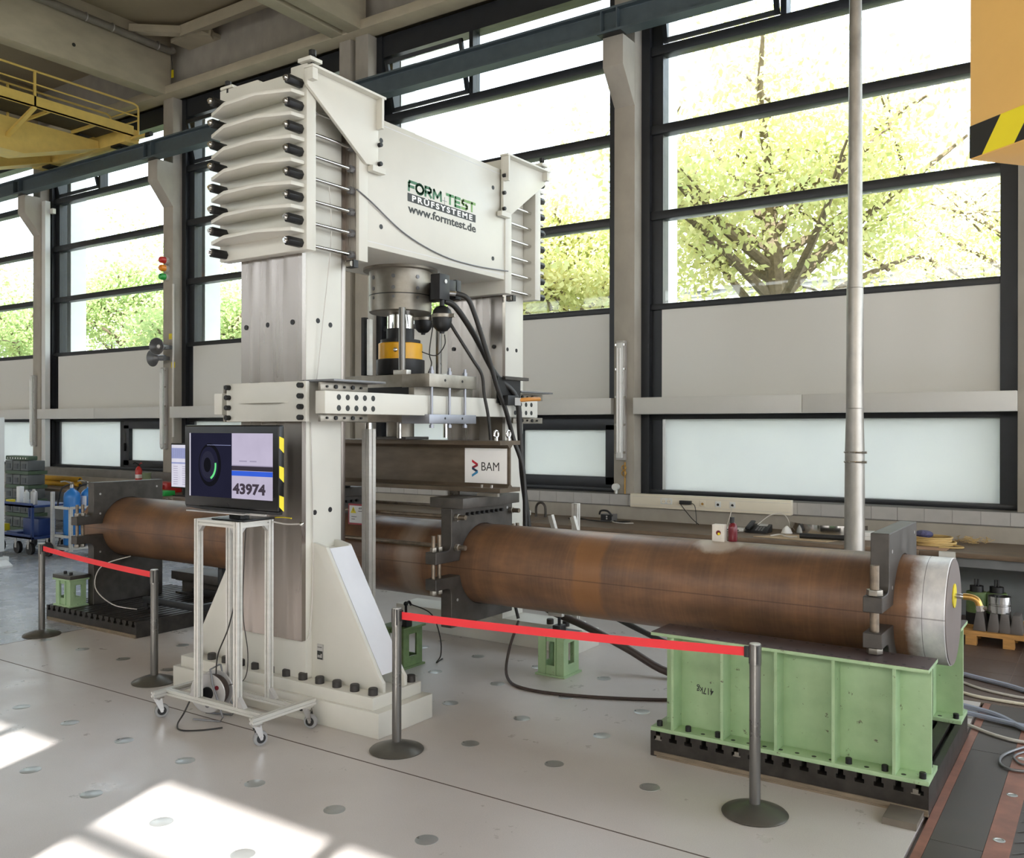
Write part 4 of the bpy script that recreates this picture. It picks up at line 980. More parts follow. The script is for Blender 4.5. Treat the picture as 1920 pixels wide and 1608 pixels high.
def caster(x, y, a):
    c = B(x-.04, x+.04, y-.03, y+.03, .148, .157).build('caster_plate', chrome, tr)
    ca, sa = math.cos(R(a)), math.sin(R(a)); wx, wy = x+.03*ca, y+.03*sa
    m = MB()
    for s in (-1, 1):
        m.prism([(-.028, .148), (.03, .148), (.045, .06), (.02, .05)], 'y', s*.021-.0015, s*.021+.0015)
    m.cyl((0, 0, .135), (0, 0, .15), .03, n=14)
    m.xform(Matrix.Translation((x, y, 0)) @ Matrix.Rotation(R(a), 4, 'Z')); m.build('caster_fork', chrome, c)
    w_ = MB().lathe((0, 0, 0), [(.001, -.015), (.03, -.017), (.048, -.014), (.052, 0), (.048, .014), (.03, .017), (.001, .015)], 26, 'y')
    w_.xform(Matrix.Translation((wx, wy, .0525)) @ Matrix.Rotation(R(a), 4, 'Z')); w_.build('caster_wheel', castgrey, c)
    h_ = MB().lathe((0, 0, 0), [(.001, -.019), (.032, -.0185), (.032, .0185), (.001, .019)], 20, 'y'); h_.xform(Matrix.Translation((wx, wy, .0525)) @ Matrix.Rotation(R(a), 4, 'Z')); h_.build('wheel_hub', matblk, c)
    MB().cyl((wx+sa*.024, wy-ca*.024, .0525), (wx-sa*.024, wy+ca*.024, .0525), .012, n=10).build('wheel_axle', chrome, c)
caster(-5.9, 4.09, 60); caster(-4.815, 4.09, 75); caster(-4.815, 4.55, 20); caster(-5.9, 4.55, 60)
# monitor
mo = thing('monitor', (-5.225, 4.24, 1.492), 'large black flat screen monitor showing a dark ring image beside a number', 'monitor')
mx0, mx1, my0, mz0, mz1 = -5.735, -4.722, 4.2, 1.575, 2.168
B(mx0, mx1, my0, my0+.055, mz0, mz1).build('housing', glossk, mo, bev=.012, seg=3)
B(mx0+.08, mx1-.08, my0+.055, my0+.10, mz0+.05, mz1-.05).build('rear_cover', matblk, mo, bev=.02)
MB().prism([(mx0+.008, mz0+.002), (mx1-.008, mz0-.002), (mx1-.012, mz0-.02), (-5.42, mz0-.026), (mx0+.02, mz0-.01)], 'y', my0+.004, my0+.045).build('lower_cover', matblk, mo)
B(-5.45, -4.86, my0-.004, my0+.02, mz0-.036, mz0-.022).build('lower_trim', silver, mo)
sx0, sx1, sz0, sz1 = mx0+.062, mx1-.055, mz0+.075, mz1-.058
yf = my0-.0006
scn = B(sx0, sx1, yf-.0006, yf, sz0, sz1).build('screen', s_navy, mo)
def spanel(x0, x1, z0, z1, m, k=1): return B(x0, x1, yf-.0006-.0005*k, yf-.0003, z0, z1).build('picture_area', m, scn)
xm = sx0+(sx1-sx0)*.527
spanel(xm, sx1, sz0, sz1, s_lil)
spanel(sx0, sx0+.012, sz0, sz1, s_wh, 2)
H = sz1-sz0
spanel(xm, sx1, sz0+H*.43, sz0+H*.50, s_dk, 2); spanel(xm, sx1, sz0+H*.50, sz0+H*.515, s_pale, 3); spanel(xm, sx1, sz0+H*.35, sz0+H*.425, s_bl, 2)
spanel(xm+.08, xm+.16, sz0+H*.565, sz0+H*.585, s_pale, 2); spanel(xm+.19, xm+.26, sz0+H*.565, sz0+H*.585, s_pale, 2)
spanel(sx0+.20, xm-.01, sz1-H*.19, sz1-H*.183, s_lav, 2)
def disc(cx, cz, rx, rz, m, k, a0=0, a1=360, inner=0.):
    n = 40; pts = [(cx+rx*math.cos(R(a0+(a1-a0)*i/n)), cz+rz*math.sin(R(a0+(a1-a0)*i/n))) for i in range(n+1)]
    if inner: pts += [(cx-.004+rx*inner*math.cos(R(a0+(a1-a0)*i/n)), cz+rz*inner*math.sin(R(a0+(a1-a0)*i/n))) for i in range(n, -1, -1)]
    elif a1-a0 >= 360: pts = pts[:-1]
    MB().prism(pts, 'y', yf-.0008-.0004*k, yf-.0004).build('picture_area', m, scn)
ccx, ccz = sx0+.205, sz0+H*.5
disc(ccx+.025, ccz, .125, .155, s_blk, 2); disc(ccx+.015, ccz+.005, .105, .128, s_navy, 3); disc(ccx+.005, ccz, .078, .1, s_ring, 4); disc(ccx, ccz, .04, .053, s_blk, 5)
disc(ccx+.006, ccz-.002, .094, .108, s_grn, 5, -68, 10, .86)
text('43974', .098, s_dig, scn, (xm+.012, yf-.0022, sz0+H*.08), FY, bold=.004, width=.34, name='picture_digits')
for i in range(3): MB().prism([(my0+.008, 2.09-.2*i), (my0+.048, 2.075-.2*i), (my0+.048, 1.975-.2*i), (my0+.008, 2.01-.2*i)], 'x', mx1-.0005, mx1+.0012).build('hazard_tape', tapey, mo)
B(-5.40, -5.05, 4.18, 4.46, 1.4895, 1.503).build('stand_plate', glossk, mo, bev=.004)
B(-5.28, -5.16, 4.24, 4.32, 1.5, 1.6).build('stand_neck', glossk, mo)
B(-5.62, -5.0, 4.13, 4.19, 1.545, 1.553).build('sensor_bar', silver, mo)
pn = tag(T([(-5.06, 4.47, 1.50), (-4.98, 4.475, 1.505), (-4.9, 4.48, 1.502)], .005, n=6).build('pencil', yelplast), 'yellow pencil lying on the trolley top below the monitor', 'pencil')
bpk = thing('ball_arm', (-5.05, 4.44, 1.46), 'small chrome arm with white rod sticking out of the trolley top', 'arm')
T([(-5.07, 4.46, 1.47), (-4.98, 4.5, 1.455), (-4.86, 4.53, 1.46)], .006, n=6).build('rod', cablewhite, bpk); MB().sphere((-4.85, 4.53, 1.46), .018, 10, 6).build('ball', chrome, bpk)
# cable reel standing on the floor behind the trolley post
rl = thing('cable_reel', (-5.55, 4.30, 0), 'metal cable reel with dark cable standing on the floor under the trolley', 'cable reel')
rx, ry, rz = -5.56, 4.31, .2
RM = Matrix.Translation((rx, ry, rz)) @ Matrix.Rotation(R(20), 4, 'Z')
def reelpart(m, name, mat): m.xform(RM); return m.build(name, mat, rl)
for yy in (-.055, .055):
    reelpart(MB().lathe((0, 0, 0), [(.035, yy-.004), (.14, yy-.004), (.145, yy), (.14, yy+.004), (.035, yy+.004)], 36, 'y'), 'reel_disc', silver)
reelpart(MB().lathe((0, 0, 0), [(.04, -.05), (.115, -.05), (.118, -.025), (.112, 0), (.118, .025), (.115, .05), (.04, .05)], 30, 'y'), 'wound_cable', hosebrn)
reelpart(MB().lathe((0, 0, 0), [(.001, -.068), (.045, -.066), (.05, -.055), (.05, -.02), (.001, -.02)], 20, 'y'), 'hub', black)
for a in (30, 150, 270): reelpart(MB().cyl((.09*math.cos(R(a)), -.062, .09*math.sin(R(a))), (.09*math.cos(R(a)), -.05, .09*math.sin(R(a))), .017, n=10), 'socket', darkred if a == 30 else grey6)
reelpart(MB().tube([(-.1, -.08, -.19), (.12, -.08, -.19), (.14, -.08, -.16), (.05, -.075, .08), (.03, -.07, .18), (.06, 0, .2), (.03, .07, .18), (.05, .075, .08), (.14, .08, -.16), (.12, .08, -.19), (-.1, .08, -.19)], .007, n=8, sm=1), 'frame', grey6)
tag(T([(-5.36, 4.40, 1.49), (-5.38, 4.38, 1.3), (-5.32, 4.33, .95), (-5.36, 4.30, .7), (-5.45, 4.28, .5), (-5.50, 4.3, .34)], .005, n=6).build('power_cable', rubber), 'black power cable hanging inside the monitor trolley down to the reel', 'cable')
tag(T([(-5.31, 4.42, 1.49), (-5.31, 4.4, 1.2), (-5.30, 4.38, .8), (-5.27, 4.4, .5), (-5.33, 4.42, .3), (-5.44, 4.37, .25)], .0035, n=6).build('thin_cable', rubber), 'thin grey cable beside the black one inside the monitor trolley', 'cable')
tag(T([(-5.65, 4.22, .2), (-5.68, 4.16, .06), (-5.62, 4.06, .012), (-5.5, 4.0, .008), (-5.38, 4.08, .008), (-5.30, 4.2, .008)], .006, n=8).build('reel_cable', rubber), 'black cable lying on the floor in front of the cable reel', 'cable')
# warning sign behind the front column
ws = tag(B(-5.57, -5.32, 5.745, 5.75, 1.31, 1.49).build('warning_sign', P('sign_red', (168, 62, 74), .5, var=.03)), 'red bordered warning sign behind the front column reading ACHTUNG', 'sign')
B(-5.555, -5.335, 5.7435, 5.746, 1.325, 1.475).build('sign_face', paper, ws)
MB().prism([(-5.54, 1.41), (-5.475, 1.41), (-5.5075, 1.465)], 'y', 5.7425, 5.745).build('warning_triangle', tapey, ws)
MB().prism([(-5.51, 1.425), (-5.505, 1.425), (-5.505, 1.45), (-5.51, 1.45)], 'y', 5.742, 5.744).build('triangle_mark', prtblk, ws)
MB().lathe((-5.375, 5.7438, 1.365), [(.001, -.001), (.03, -.001), (.03, .001), (.001, .001)], 24, 'y').build('eye_protection_symbol', P('sign_blue', (36, 78, 132), .5, var=.02), ws)
for dx in (-.011, .011): MB().lathe((-5.375+dx, 5.7422, 1.367), [(.001, -.0008), (.008, -.0008), (.008, .0008), (.001, .0008)], 14, 'y').build('goggle_lens', paper, ws)
text('ACHTUNG !', .024, prtblk, ws, (-5.445, 5.7428, 1.445), FY, width=.085)
for z, w_ in ((1.425, .08), (1.375, .06), (1.355, .04)): B(-5.45 if z > 1.4 else -5.53, (-5.45 if z > 1.4 else -5.53)+w_, 5.743, 5.7445, z, z+.006).build('text_line', grey6, ws)
T([(-5.51, 5.75, 1.485), (-5.51, 5.80, 1.46), (-5.51, 5.83, 1.44)], .004, n=6).build('hanging_wire', black, ws); T([(-5.37, 5.75, 1.485), (-5.37, 5.80, 1.46), (-5.37, 5.83, 1.44)], .004, n=6).build('hanging_wire', black, ws)

# ================================================================== HYDRAULIC HOSES
tag(T([(-4.78, 6.25, 3.32), (-4.73, 6.34, 3.29), (-4.71, 6.42, 3.17), (-4.70, 6.62, 2.8), (-4.70, 6.78, 2.5), (-4.69, 6.9, 2.3), (-4.69, 7.02, 2.05), (-4.62, 7.08, 1.75), (-4.60, 7.09, 1.2), (-4.6, 7.09, .7)], .022, n=12).build('hydraulic_hose', rubber), 'black hydraulic hose arching from the silver fitting on the valve block', 'hose')
tag(T([(-4.84, 6.17, 3.25), (-4.80, 6.28, 3.2), (-4.79, 6.55, 2.97), (-4.78, 6.85, 2.65), (-4.70, 7.08, 2.44), (-4.69, 7.13, 2.1), (-4.68, 7.16, 1.7), (-4.66, 7.24, 1.2), (-4.63, 7.24, .74)], .027, n=12).build('hydraulic_hose', rubber), 'thicker black hydraulic hose from under the valve block to the floor side', 'hose')
tag(T([(-4.92, 6.22, 3.2), (-4.83, 6.3, 3.0), (-4.72, 6.42, 2.75), (-4.68, 6.5, 2.62), (-4.69, 6.55, 2.45), (-4.68, 6.6, 2.25), (-4.68, 6.64, 2.0), (-4.70, 6.68, 1.7), (-4.70, 6.74, 1.3), (-4.6, 6.76, .9), (-4.46, 6.76, .44)], .015, n=10).build('hydraulic_hose', rubber), 'thin black hydraulic hose passing the aluminium clamp block', 'hose')
hb = thing('hose_bracket', (-4.70, 6.95, 2.44), 'black hose bracket with an orange handled clamp on the side channel', 'bracket')
B(-4.745, -4.73, 6.82, 7.2, 2.38, 2.62).build('back_plate', black, hb); B(-4.735, -4.635, 6.85, 7.02, 2.36, 2.45).build('clamp_block', black, hb, bev=.003); B(-4.636, -4.632, 6.96, 7.06, 2.36, 2.43).build('clamp_plate', silver, hb)
T([(-4.65, 7.05, 2.41), (-4.6, 7.16, 2.42), (-4.58, 7.3, 2.425)], .02, n=10).build('orange_handle', P('orange_handle', (196, 130, 50), .4), hb); B(-4.735, -4.70, 6.9, 7.3, 2.60, 2.63).build('top_bar', dark, hb)
tag(T([(-4.90, 6.08, 3.02), (-4.92, 6.06, 2.8), (-4.88, 6.04, 2.7), (-4.9, 6.02, 2.62)], .005, n=6).build('signal_cable', rubber), 'thin black cable hanging below the front accumulator', 'cable')
tag(T([(-5.1, 6.5, 3.0), (-5.06, 6.45, 2.9), (-5.08, 6.35, 2.8), (-5.17, 6.26, 2.83)], .005, n=6).build('signal_cable', rubber), 'thin black cable looping to the yellow load cell', 'cable')
tag(T([(-4.45, 6.75, .42), (-4.42, 6.55, .2), (-4.3, 6.35, .03), (-4.0, 6.2, .014), (-3.5, 6.3, .014), (-2.9, 6.6, .014), (-2.5, 6.95, .014), (-1.9, 7.3, .014)], .013, n=8).build('floor_hose', hosebrn), 'thin brown hose curving along the floor in front of the small green stand', 'hose')
tag(T([(-4.6, 7.09, .66), (-4.35, 7.05, .5), (-4.0, 7.15, .36), (-3.6, 7.2, .2), (-3.2, 7.2, .05), (-2.75, 7.25, .034), (-2.2, 7.4, .034), (-1.6, 7.6, .034)], .034, n=12).build('floor_hose', hosebrn), 'thick brown hose drooping under the pipe and along the floor', 'hose')
tag(T([(-4.62, 7.2, .7), (-4.3, 7.3, .6), (-3.9, 7.45, .42), (-3.4, 7.6, .2), (-2.9, 7.75, .04), (-2.3, 7.9, .03), (-1.8, 7.8, .03)], .026, n=10).build('floor_hose', rubber), 'black hose behind the thick brown hose under the pipe', 'hose')

# ================================================================== CRANE, RAIL, HOOK BLOCK, POLE
rail = thing('crane_rail', (-13, 11.35, 7.69), 'long blue-grey steel crane rail resting on the concrete corbels', 'rail')
MB().prism(isec(11.35, 7.695, 8.04, .22, .03, .02, .01), 'x', -27.5, 5).build('rail_girder', railm, rail)
for a, b in COLS:
    for x in (a+.04, b-.04):
        if b-a > .3: MB().box(x-.008, x+.008, 11.245, 11.34, 7.726, 8.01).build('web_stiffener', railm, rail)
    B(a-.02, b+.02, 11.26, 11.45, 7.691, 7.697).build('bearing_pad', black, rail)
MB().box(-27.5, 5, 11.325, 11.375, 8.04, 8.085).build('running_rail', dark, rail)
cr = thing('bridge_crane', (-18.9, 10, 8.085), 'yellow bridge crane with a walkway and handrails at the upper left', 'crane')
def girder(x0, x1):
    pts = [(-6, 7.64), (9.55, 7.64), (11.17, 8.16), (11.17, 8.30), (-6, 8.22)]
    g = MB().prism(pts, 'x', x0, x1).build('box_girder', craney, cr)
    MB()._add([(x0-.06, -6, 7.62), (x1+.06, -6, 7.62), (x1+.06, 9.55, 7.62), (x0-.06, 9.55, 7.62), (x0-.06, -6, 7.64), (x1+.06, -6, 7.64), (x1+.06, 9.55, 7.64), (x0-.06, 9.55, 7.64)], [(0, 3, 2, 1), (4, 5, 6, 7), (0, 1, 5, 4), (1, 2, 6, 5), (2, 3, 7, 6), (3, 0, 4, 7)]).build('bottom_flange', craney, g)
    MB()._add([(x0-.06, 9.55, 7.62), (x1+.06, 9.55, 7.62), (x1+.06, 11.17, 8.14), (x0-.06, 11.17, 8.14), (x0-.06, 9.55, 7.64), (x1+.06, 9.55, 7.64), (x1+.06, 11.17, 8.16), (x0-.06, 11.17, 8.16)], [(0, 3, 2, 1), (4, 5, 6, 7), (0, 1, 5, 4), (1, 2, 6, 5), (2, 3, 7, 6), (3, 0, 4, 7)]).build('bottom_flange', craney, g)
girder(-18.7, -18.2); girder(-20.6, -20.1)
B(-20.9, -17.25, 11.18, 11.5, 8.14, 8.44).build('end_carriage', craney, cr, bev=.01)
for x in (-20.35, -17.65):
    wl_ = C((x, 11.31, 8.185), (x, 11.39, 8.185), .1, n=20).build('wheel', dark, cr); B(x-.16, x+.16, 11.2, 11.48, 8.1, 8.2).build('wheel_housing', black, cr)
B(-17.25, -16.75, 11.3, 11.4, 8.2, 8.25).build('buffer_arm', craney, cr); C((-16.78, 11.35, 8.225), (-16.6, 11.35, 8.225), .05, n=14).build('buffer', black, cr)
B(-18.2, -17.23, -6, 11.1, 8.36, 8.39).build('walkway_grating', cranedk, cr)
for i in range(10): B(-18.2, -17.23, 2.0+.95*i, 2.04+.95*i, 8.30, 8.36).build('walkway_joist', craney, cr)
MB().box(-17.23, -17.18, -6, 11.33, 8.28, 8.48).box(-17.28, -17.18, -6, 11.33, 8.28, 8.295).build('walkway_channel', craney, cr)
for y in (9.25, 6.2): MB().prism([(-17.2, 8.3), (-18.2, 7.95), (-18.2, 7.88), (-17.2, 8.24)], 'y', y-.04, y+.04).build('walkway_bracket', craney, cr)
for x, zt in ((-17.2, 8.96), (-18.2, 8.94)):
    hr = T([(x, -6, zt), (x, 11.35, zt), (x, 11.43, zt-.03), (x, 11.45, zt-.1), (x, 11.45, 8.2)], .022, n=8, sm=1).build('handrail', craney, cr)
    T([(x, -6, zt-.25), (x, 11.44, zt-.25)], .016, n=8, sm=1).build('mid_rail', craney, cr)
    for y in (9.25, 7.0, 4.7): B(x-.02, x+.02, y-.02, y+.02, 8.28, zt).build('handrail_post', craney, cr)
for z in (8.94, 8.69): T([(-18.2, 11.45, z-.05), (-17.2, 11.45, z-.05)], .016, n=8, sm=1).build('end_rail', craney, cr)
for i in range(8): C((-18.7+.14*i, 11.45, 8.22), (-18.63+.14*i, 11.45, 8.22), .035, n=10).build('cable_loop', cablewhite, cr)
# hook block / load beam near the camera at the upper right
hbk = thing('crane_load_box', (-.434, 3.554, 3.1), 'orange-yellow box-shaped crane mast with black and yellow hazard stripes at the upper right', 'crane')
u = Vector((math.sin(R(51.4)), -math.cos(R(51.4)), 0)); wv = Vector((math.cos(R(51.4)), math.sin(R(51.4)), 0)); C0 = Vector((-.434, 3.554, 3.1)); UZ = Vector((0, 0, 1))
def obox(a0, a1, b0, b1, z0, z1):
    q = lambda a, b, z: C0+u*a+wv*b+UZ*z
    return MB()._add([q(a0, b0, z0), q(a1, b0, z0), q(a1, b1, z0), q(a0, b1, z0), q(a0, b0, z1), q(a1, b0, z1), q(a1, b1, z1), q(a0, b1, z1)], [(0, 3, 2, 1), (4, 5, 6, 7), (0, 1, 5, 4), (1, 2, 6, 5), (2, 3, 7, 6), (3, 0, 4, 7)])
obox(0, .9, 0, .7, 0, 7.2).build('mast_box', hooky, hbk, bev=.004)
for i in range(7):
    a = -.02+.14*i
    q = lambda aa, z: C0+u*max(0, min(.9, aa))+wv*-.0012+UZ*z
    m = tapek if i % 2 == 0 else tapey
    pts = [q(a-.02 if i else 0, .004), q(a+.12-.02 if i else .055, .004), q(a+.12+.045 if i else .135, .118), q(a+.045 if i else 0, .118)]
    if i: pts = [q(.055+.135*(i-1), .004), q(.055+.135*i, .004), q(.135+.135*i, .118), q(.135+.135*(i-1), .118)]
    mm = MB(); off = wv*.0008
    mm._add(pts+[p+off for p in pts], [(0, 1, 2, 3), (7, 6, 5, 4), (0, 4, 5, 1), (1, 5, 6, 2), (2, 6, 7, 3), (3, 7, 4, 0)]); mm.build('hazard_stripe', m, hbk)
po = thing('galvanised_pole', (-2.285, 9.87, 0), 'tall tapered galvanised pole standing in front of the bench', 'pole')
MB().lathe((-2.285, 9.87, 0), [(.104, 0), (.101, 1.3), (.098, 1.9), (.086, 2.35), (.084, 3.6), (.075, 3.7), (.068, 5.6), (.058, 7.2), (.05, 10.29)], 28).build('pole_shaft', galv, po)
for z in (1.80, 1.9): MB().torus((-2.285, 9.87, z), .103, .009, 'z', 28, 8).box(-2.2, -2.15, 9.8, 9.83, z-.012, z+.012).build('pipe_clip', chrome, po)
for z in (2.36, 3.62): MB().torus((-2.285, 9.87, z), .086 if z < 3 else .082, .004, 'z', 28, 6).build('pole_joint', galv, po)
dp = thing('drain_pipe', (-16.3, 9.5, 9.95), 'grey drain pipe fixed along the concrete roof beam', 'pipe')
T([(-16.33, -8, 9.97), (-16.33, 9, 9.97), (-16.33, 11.3, 9.95), (-16.32, 11.6, 9.95), (-16.3, 11.66, 10.0)], .075, n=14, sm=1).build('pipe_run', pipegrey, dp)
for y in (9.75, 10.3, 11.3): MB().torus((-16.33, y, 9.965), .08, .012, 'y', 20, 6).build('pipe_clip', galv, dp)
MB().lathe((-16.438, 9.584, 9.4), [(.035, -.004), (.035, .003)], 16, 'x').build('beam_hole', prtblk, bpy.data.objects['trim_3'])
ptg = thing('pull_tag', (-16.33, 11.67, 9.87), 'small yellow tag hanging on a cord from the drain pipe', 'tag')
T([(-16.33, 11.62, 9.88), (-16.33, 11.65, 9.7), (-16.33, 11.66, 9.58)], .006, n=5, sm=1).build('cord', black, ptg); B(-16.36, -16.30, 11.65, 11.665, 9.42, 9.58).build('tag_plate', yelplast, ptg)

# ================================================================== THINGS ON THE COLUMNS
def fluor(x, label):
    t = thing('tube_lamp', (x, 11.69, 1.7), label, 'lamp')
    B(x-.065, x+.065, 11.66, 11.75, 1.69, 3.41).build('lamp_tray', silver, t, bev=.006)
    B(x-.05, x+.05, 11.625, 11.66, 1.72, 3.38).build('cover', ceram, t, bev=.012)
    for dx in (-.02, .02): C((x+dx, 11.618, 1.8), (x+dx, 11.618, 3.3), .012, n=8).build('tube', paper, t)
    for z in (1.8, 2.2, 2.6, 3.0, 3.35):
        for s in (-1, 1): B(x+s*.066-.008, x+s*.066+.008, 11.65, 11.69, z-.015, z+.015).build('clip', chrome, t)
fluor(-5.945, 'upright tube lamp on the concrete column beside the right-hand window')
fluor(-16.66, 'upright tube lamp on the concrete column below the loudspeakers')
fluor(-21.79, 'upright tube lamp on the leftmost concrete column')
for z, m, nme in ((5.66, redp, 'red'), (5.49, ambp, 'amber'), (5.31, grnp, 'green')):
    t = thing('signal_lamp', (-16.62, 11.7, z), '%s signal lamp dome on the concrete column' % nme, 'lamp')
    MB().lathe((-16.62, 0, z), [(.075, 11.75), (.075, 11.68), (.001, 11.68)], 18, 'y').build('lamp_base', cablewhite, t)
    MB().lathe((-16.62, 0, z), [(.07, 11.68), (.07, 11.61), (.06, 11.57), (.03, 11.55), (.001, 11.545)], 18, 'y').build('lamp_dome', m, t)
def horn(x, y, z, d, label):
    t = thing('horn_speaker', (x, y, z), label, 'loudspeaker')
    d = Vector(d).normalized(); M_ = Matrix.Translation((x, y, z)) @ d.to_track_quat('Z', 'Y').to_matrix().to_4x4()
    MB().lathe((0, 0, 0), [(.06, -.12), (.06, 0), (.05, .02), (.08, .1), (.17, .2), (.18, .2), (.16, .185), (.07, .09), (.001, .06)], 24).xform(M_).build('horn', grey6, t)
    MB().lathe((0, 0, 0), [(.04, .06), (.05, .1), (.04, .14), (.001, .15)], 14).xform(M_).build('horn_core', silver, t)
    B(x-.04, x+.04, y, 11.76, z-.04, z+.04).build('mount_bracket', grey6, t)
horn(-16.5, 11.55, 3.83, (.35, -1, -.05), 'grey horn loudspeaker facing the hall, upper of the pair on the column')
horn(-16.58, 11.55, 3.60, (-1, -.25, 0), 'grey horn loudspeaker facing left, lower of the pair on the column')
for (x, z) in ((-16.5, 4.06), (-16.42, 3.46)): tag(B(x-.06, x+.06, 11.74, 11.748, z-.06, z+.06).build('yellow_label', yelplast), 'small yellow label %s the loudspeakers on the column' % ('above' if z > 4 else 'below'), 'label')
tag(T([(-16.40, 11.73, 1.95), (-16.40, 11.73, 5.15)], .022, n=8, sm=1).build('conduit', cablewhite), 'thin white conduit running up the concrete column beside the loudspeakers', 'conduit')
tag(B(-21.585, -21.42, 11.78, 11.9, 1.201, 7.6).build('cable_duct', cabg), 'tall white duct beside the leftmost concrete column', 'duct')
jb = tag(B(-16.2-5.2, -21.28, 11.88, 11.96, 7.3, 7.42).build('junction_box', cablewhite), 'small white junction box under the crane rail at the left column', 'box')
cv = thing('hook_rack', (-5.9, 11.74, 1.2), 'rusty bar with hooks on the column below the tube lamp', 'hook')
T([(-5.9, 11.735, 1.66), (-5.9, 11.735, 1.15)], .012, n=8, sm=1).build('bar', brass, cv)
for z in (1.58, 1.5): MB().torus((-5.9, 11.7, z), .035, .008, 'y', 14, 6).build('hook', brass, cv)
vlv = MB().lathe((-6.02, 11.68, 1.3), [(.001, -.04), (.05, -.035), (.05, .035), (.001, .04)], 16, 'y').build('round_valve', ceram)
tag(vlv, 'small white round valve on the column above the bench', 'valve')
C((-6.02, 11.7, 1.08), (-6.02, 11.7, 1.26), .02, n=8).build('valve_pipe', ceram, vlv)

# ================================================================== WORKBENCH AND WHAT LIES ON IT
wbn = thing('workbench', (-9, 11, 0), 'long wooden workbench running below the windows', 'bench')
for a, b in ((-22, -16.5), (-16.5, -11), (-11, -6.8), (-6.8, -1.75), (-1.75, 2.5)): B(a+.002, b-.002, 10.44, 11.598, .80, .85).build('bench_top', benchw, wbn, bev=.004)
MB().box(-22, 2.5, 10.5, 10.54, .70, .80).build('bench_rail', grey6, wbn)
B(-22, 2.5, 11.5, 11.56, .012, .80).build('back_panel', benchg, wbn)
for i in range(13): MB().box(-21.9+2*i, -21.84+2*i, 10.5, 11.5, .70, .80).box(-21.9+2*i, -21.84+2*i, 10.52, 10.58, .012, .70).build('bench_leg', grey6, wbn)
B(-1.56, -1.40, 10.43, 10.47, .78, .8535).build('edge_bracket', alu, wbn)
tk = thing('cable_trunking', (-4.58, 11.6, 1.04), 'cream cable trunking with sockets on the wall above the bench', 'trunking')
B(-5.72, -3.454, 11.54, 11.644, 1.037, 1.228).build('trunking_body', cream, tk, bev=.004)
for z in (1.075, 1.19): B(-5.72, -3.454, 11.5385, 11.541, z-.002, z+.002).build('trunking_line', cablewhite, tk)
sk = B(-5.25, -5.08, 11.53, 11.541, 1.10, 1.18).build('double_socket', ceram, tk, bev=.002)
for x in (-5.205, -5.126):
    k = MB().lathe((x, 11.5295, 1.14), [(.001, -.001), (.03, -.001), (.03, .002), (.001, .002)], 18, 'y').build('socket_well', cream, sk)
    for d in (-.012, .012): MB().lathe((x+d, 11.528, 1.14), [(.001, -.001), (.004, -.001), (.004, .001), (.001, .001)], 8, 'y').build('pin_hole', prtblk, sk)
for x, m in ((-4.638, cream), (-4.42, ceram), (-4.221, ceram)):
    k = B(x-.04, x+.04, 11.531, 11.541, 1.095, 1.175).build('data_socket', m, tk, bev=.002); MB().lathe((x, 11.53, 1.13), [(.001, -.001), (.018, -.001), (.018, .002), (.001, .002)], 12, 'y').build('jack', matblk if x > -4.6 else brass, k)
ad = tag(B(-4.955, -4.79, 11.485, 11.538, 1.115, 1.165).build('power_adapter', matblk, bev=.004), 'black power adapter plugged into the cream trunking', 'adapter')
tag(T([(-4.94, 11.5, 1.115), (-4.85, 11.48, 1.02), (-4.75, 11.47, .92), (-4.66, 11.46, .858)], .006, n=6).build('adapter_cable', rubber), 'black cable from the power adapter down to the bench', 'cable')
tag(T([(-4.79, 11.5, 1.14), (-4.73, 11.49, 1.1), (-4.70, 11.47, .95), (-4.69, 11.45, .858)], .005, n=6).build('adapter_cable', rubber), 'thinner black cable right of the adapter running to the bench', 'cable')
tag(T([(-4.22, 11.52, 1.12), (-4.22, 11.45, 1.0), (-4.2, 11.3, .9), (-4.15, 11.22, .87)], .006, n=6).build('network_cable', cablewhite), 'white network cable from the trunking to the white router', 'cable')
rt = thing('router', (-4.05, 11.1, .851), 'flat white router on the bench beside the telephone', 'router')
B(-4.2, -3.88, 11.0, 11.2, .853, .893).build('case', ceram, rt, bev=.006)
for i in range(5): B(-4.1+.035*i, -4.08+.035*i, 10.998, 11.001, .865, .877).build('port', prtblk, rt)
ph = thing('telephone', (-3.72, 11.05, .851), 'black desk telephone with a grey display on the bench', 'telephone')
MB().prism([(10.95, .853), (11.2, .853), (11.2, .95), (10.97, .875)], 'x', -3.85, -3.58).build('phone_body', matblk, ph, bev=.006)
MB().prism([(10.96, .885), (11.19, .965), (11.19, .99), (10.96, .92)], 'x', -3.85, -3.785).build('handset', matblk, ph, bev=.012)
MB().prism([(11.12, .928), (11.18, .948), (11.18, .95), (11.12, .93)], 'x', -3.73, -3.62).build('display', silver, ph)
for i in range(4):
    for j in range(3): MB().prism([(10.985+.03*i, .884+.0099*i), (11.0+.03*i, .889+.0099*i), (11.0+.03*i, .893+.0099*i), (10.985+.03*i, .888+.0099*i)], 'x', -3.73+.035*j, -3.707+.035*j).build('key', grey6, ph)
ps = thing('power_supply', (-5.9, 11.25, .851), 'small black and grey-green power supply lying on the bench', 'device')
B(-6.0, -5.82, 11.18, 11.34, .853, .95).build('case', grey6, ps, bev=.005); B(-5.995, -5.825, 11.176, 11.182, .86, .945).build('front_panel', matblk, ps)
T([(-6.0, 11.15, .95), (-5.96, 11.12, 1.0), (-5.86, 11.12, 1.0), (-5.8, 11.15, .93)], .014, n=8).build('carry_handle', matblk, ps)
for z in (.89, .92): C((-5.9, 11.17, z), (-5.9, 11.176, z), .012, n=10).build('knob', silver, ps)
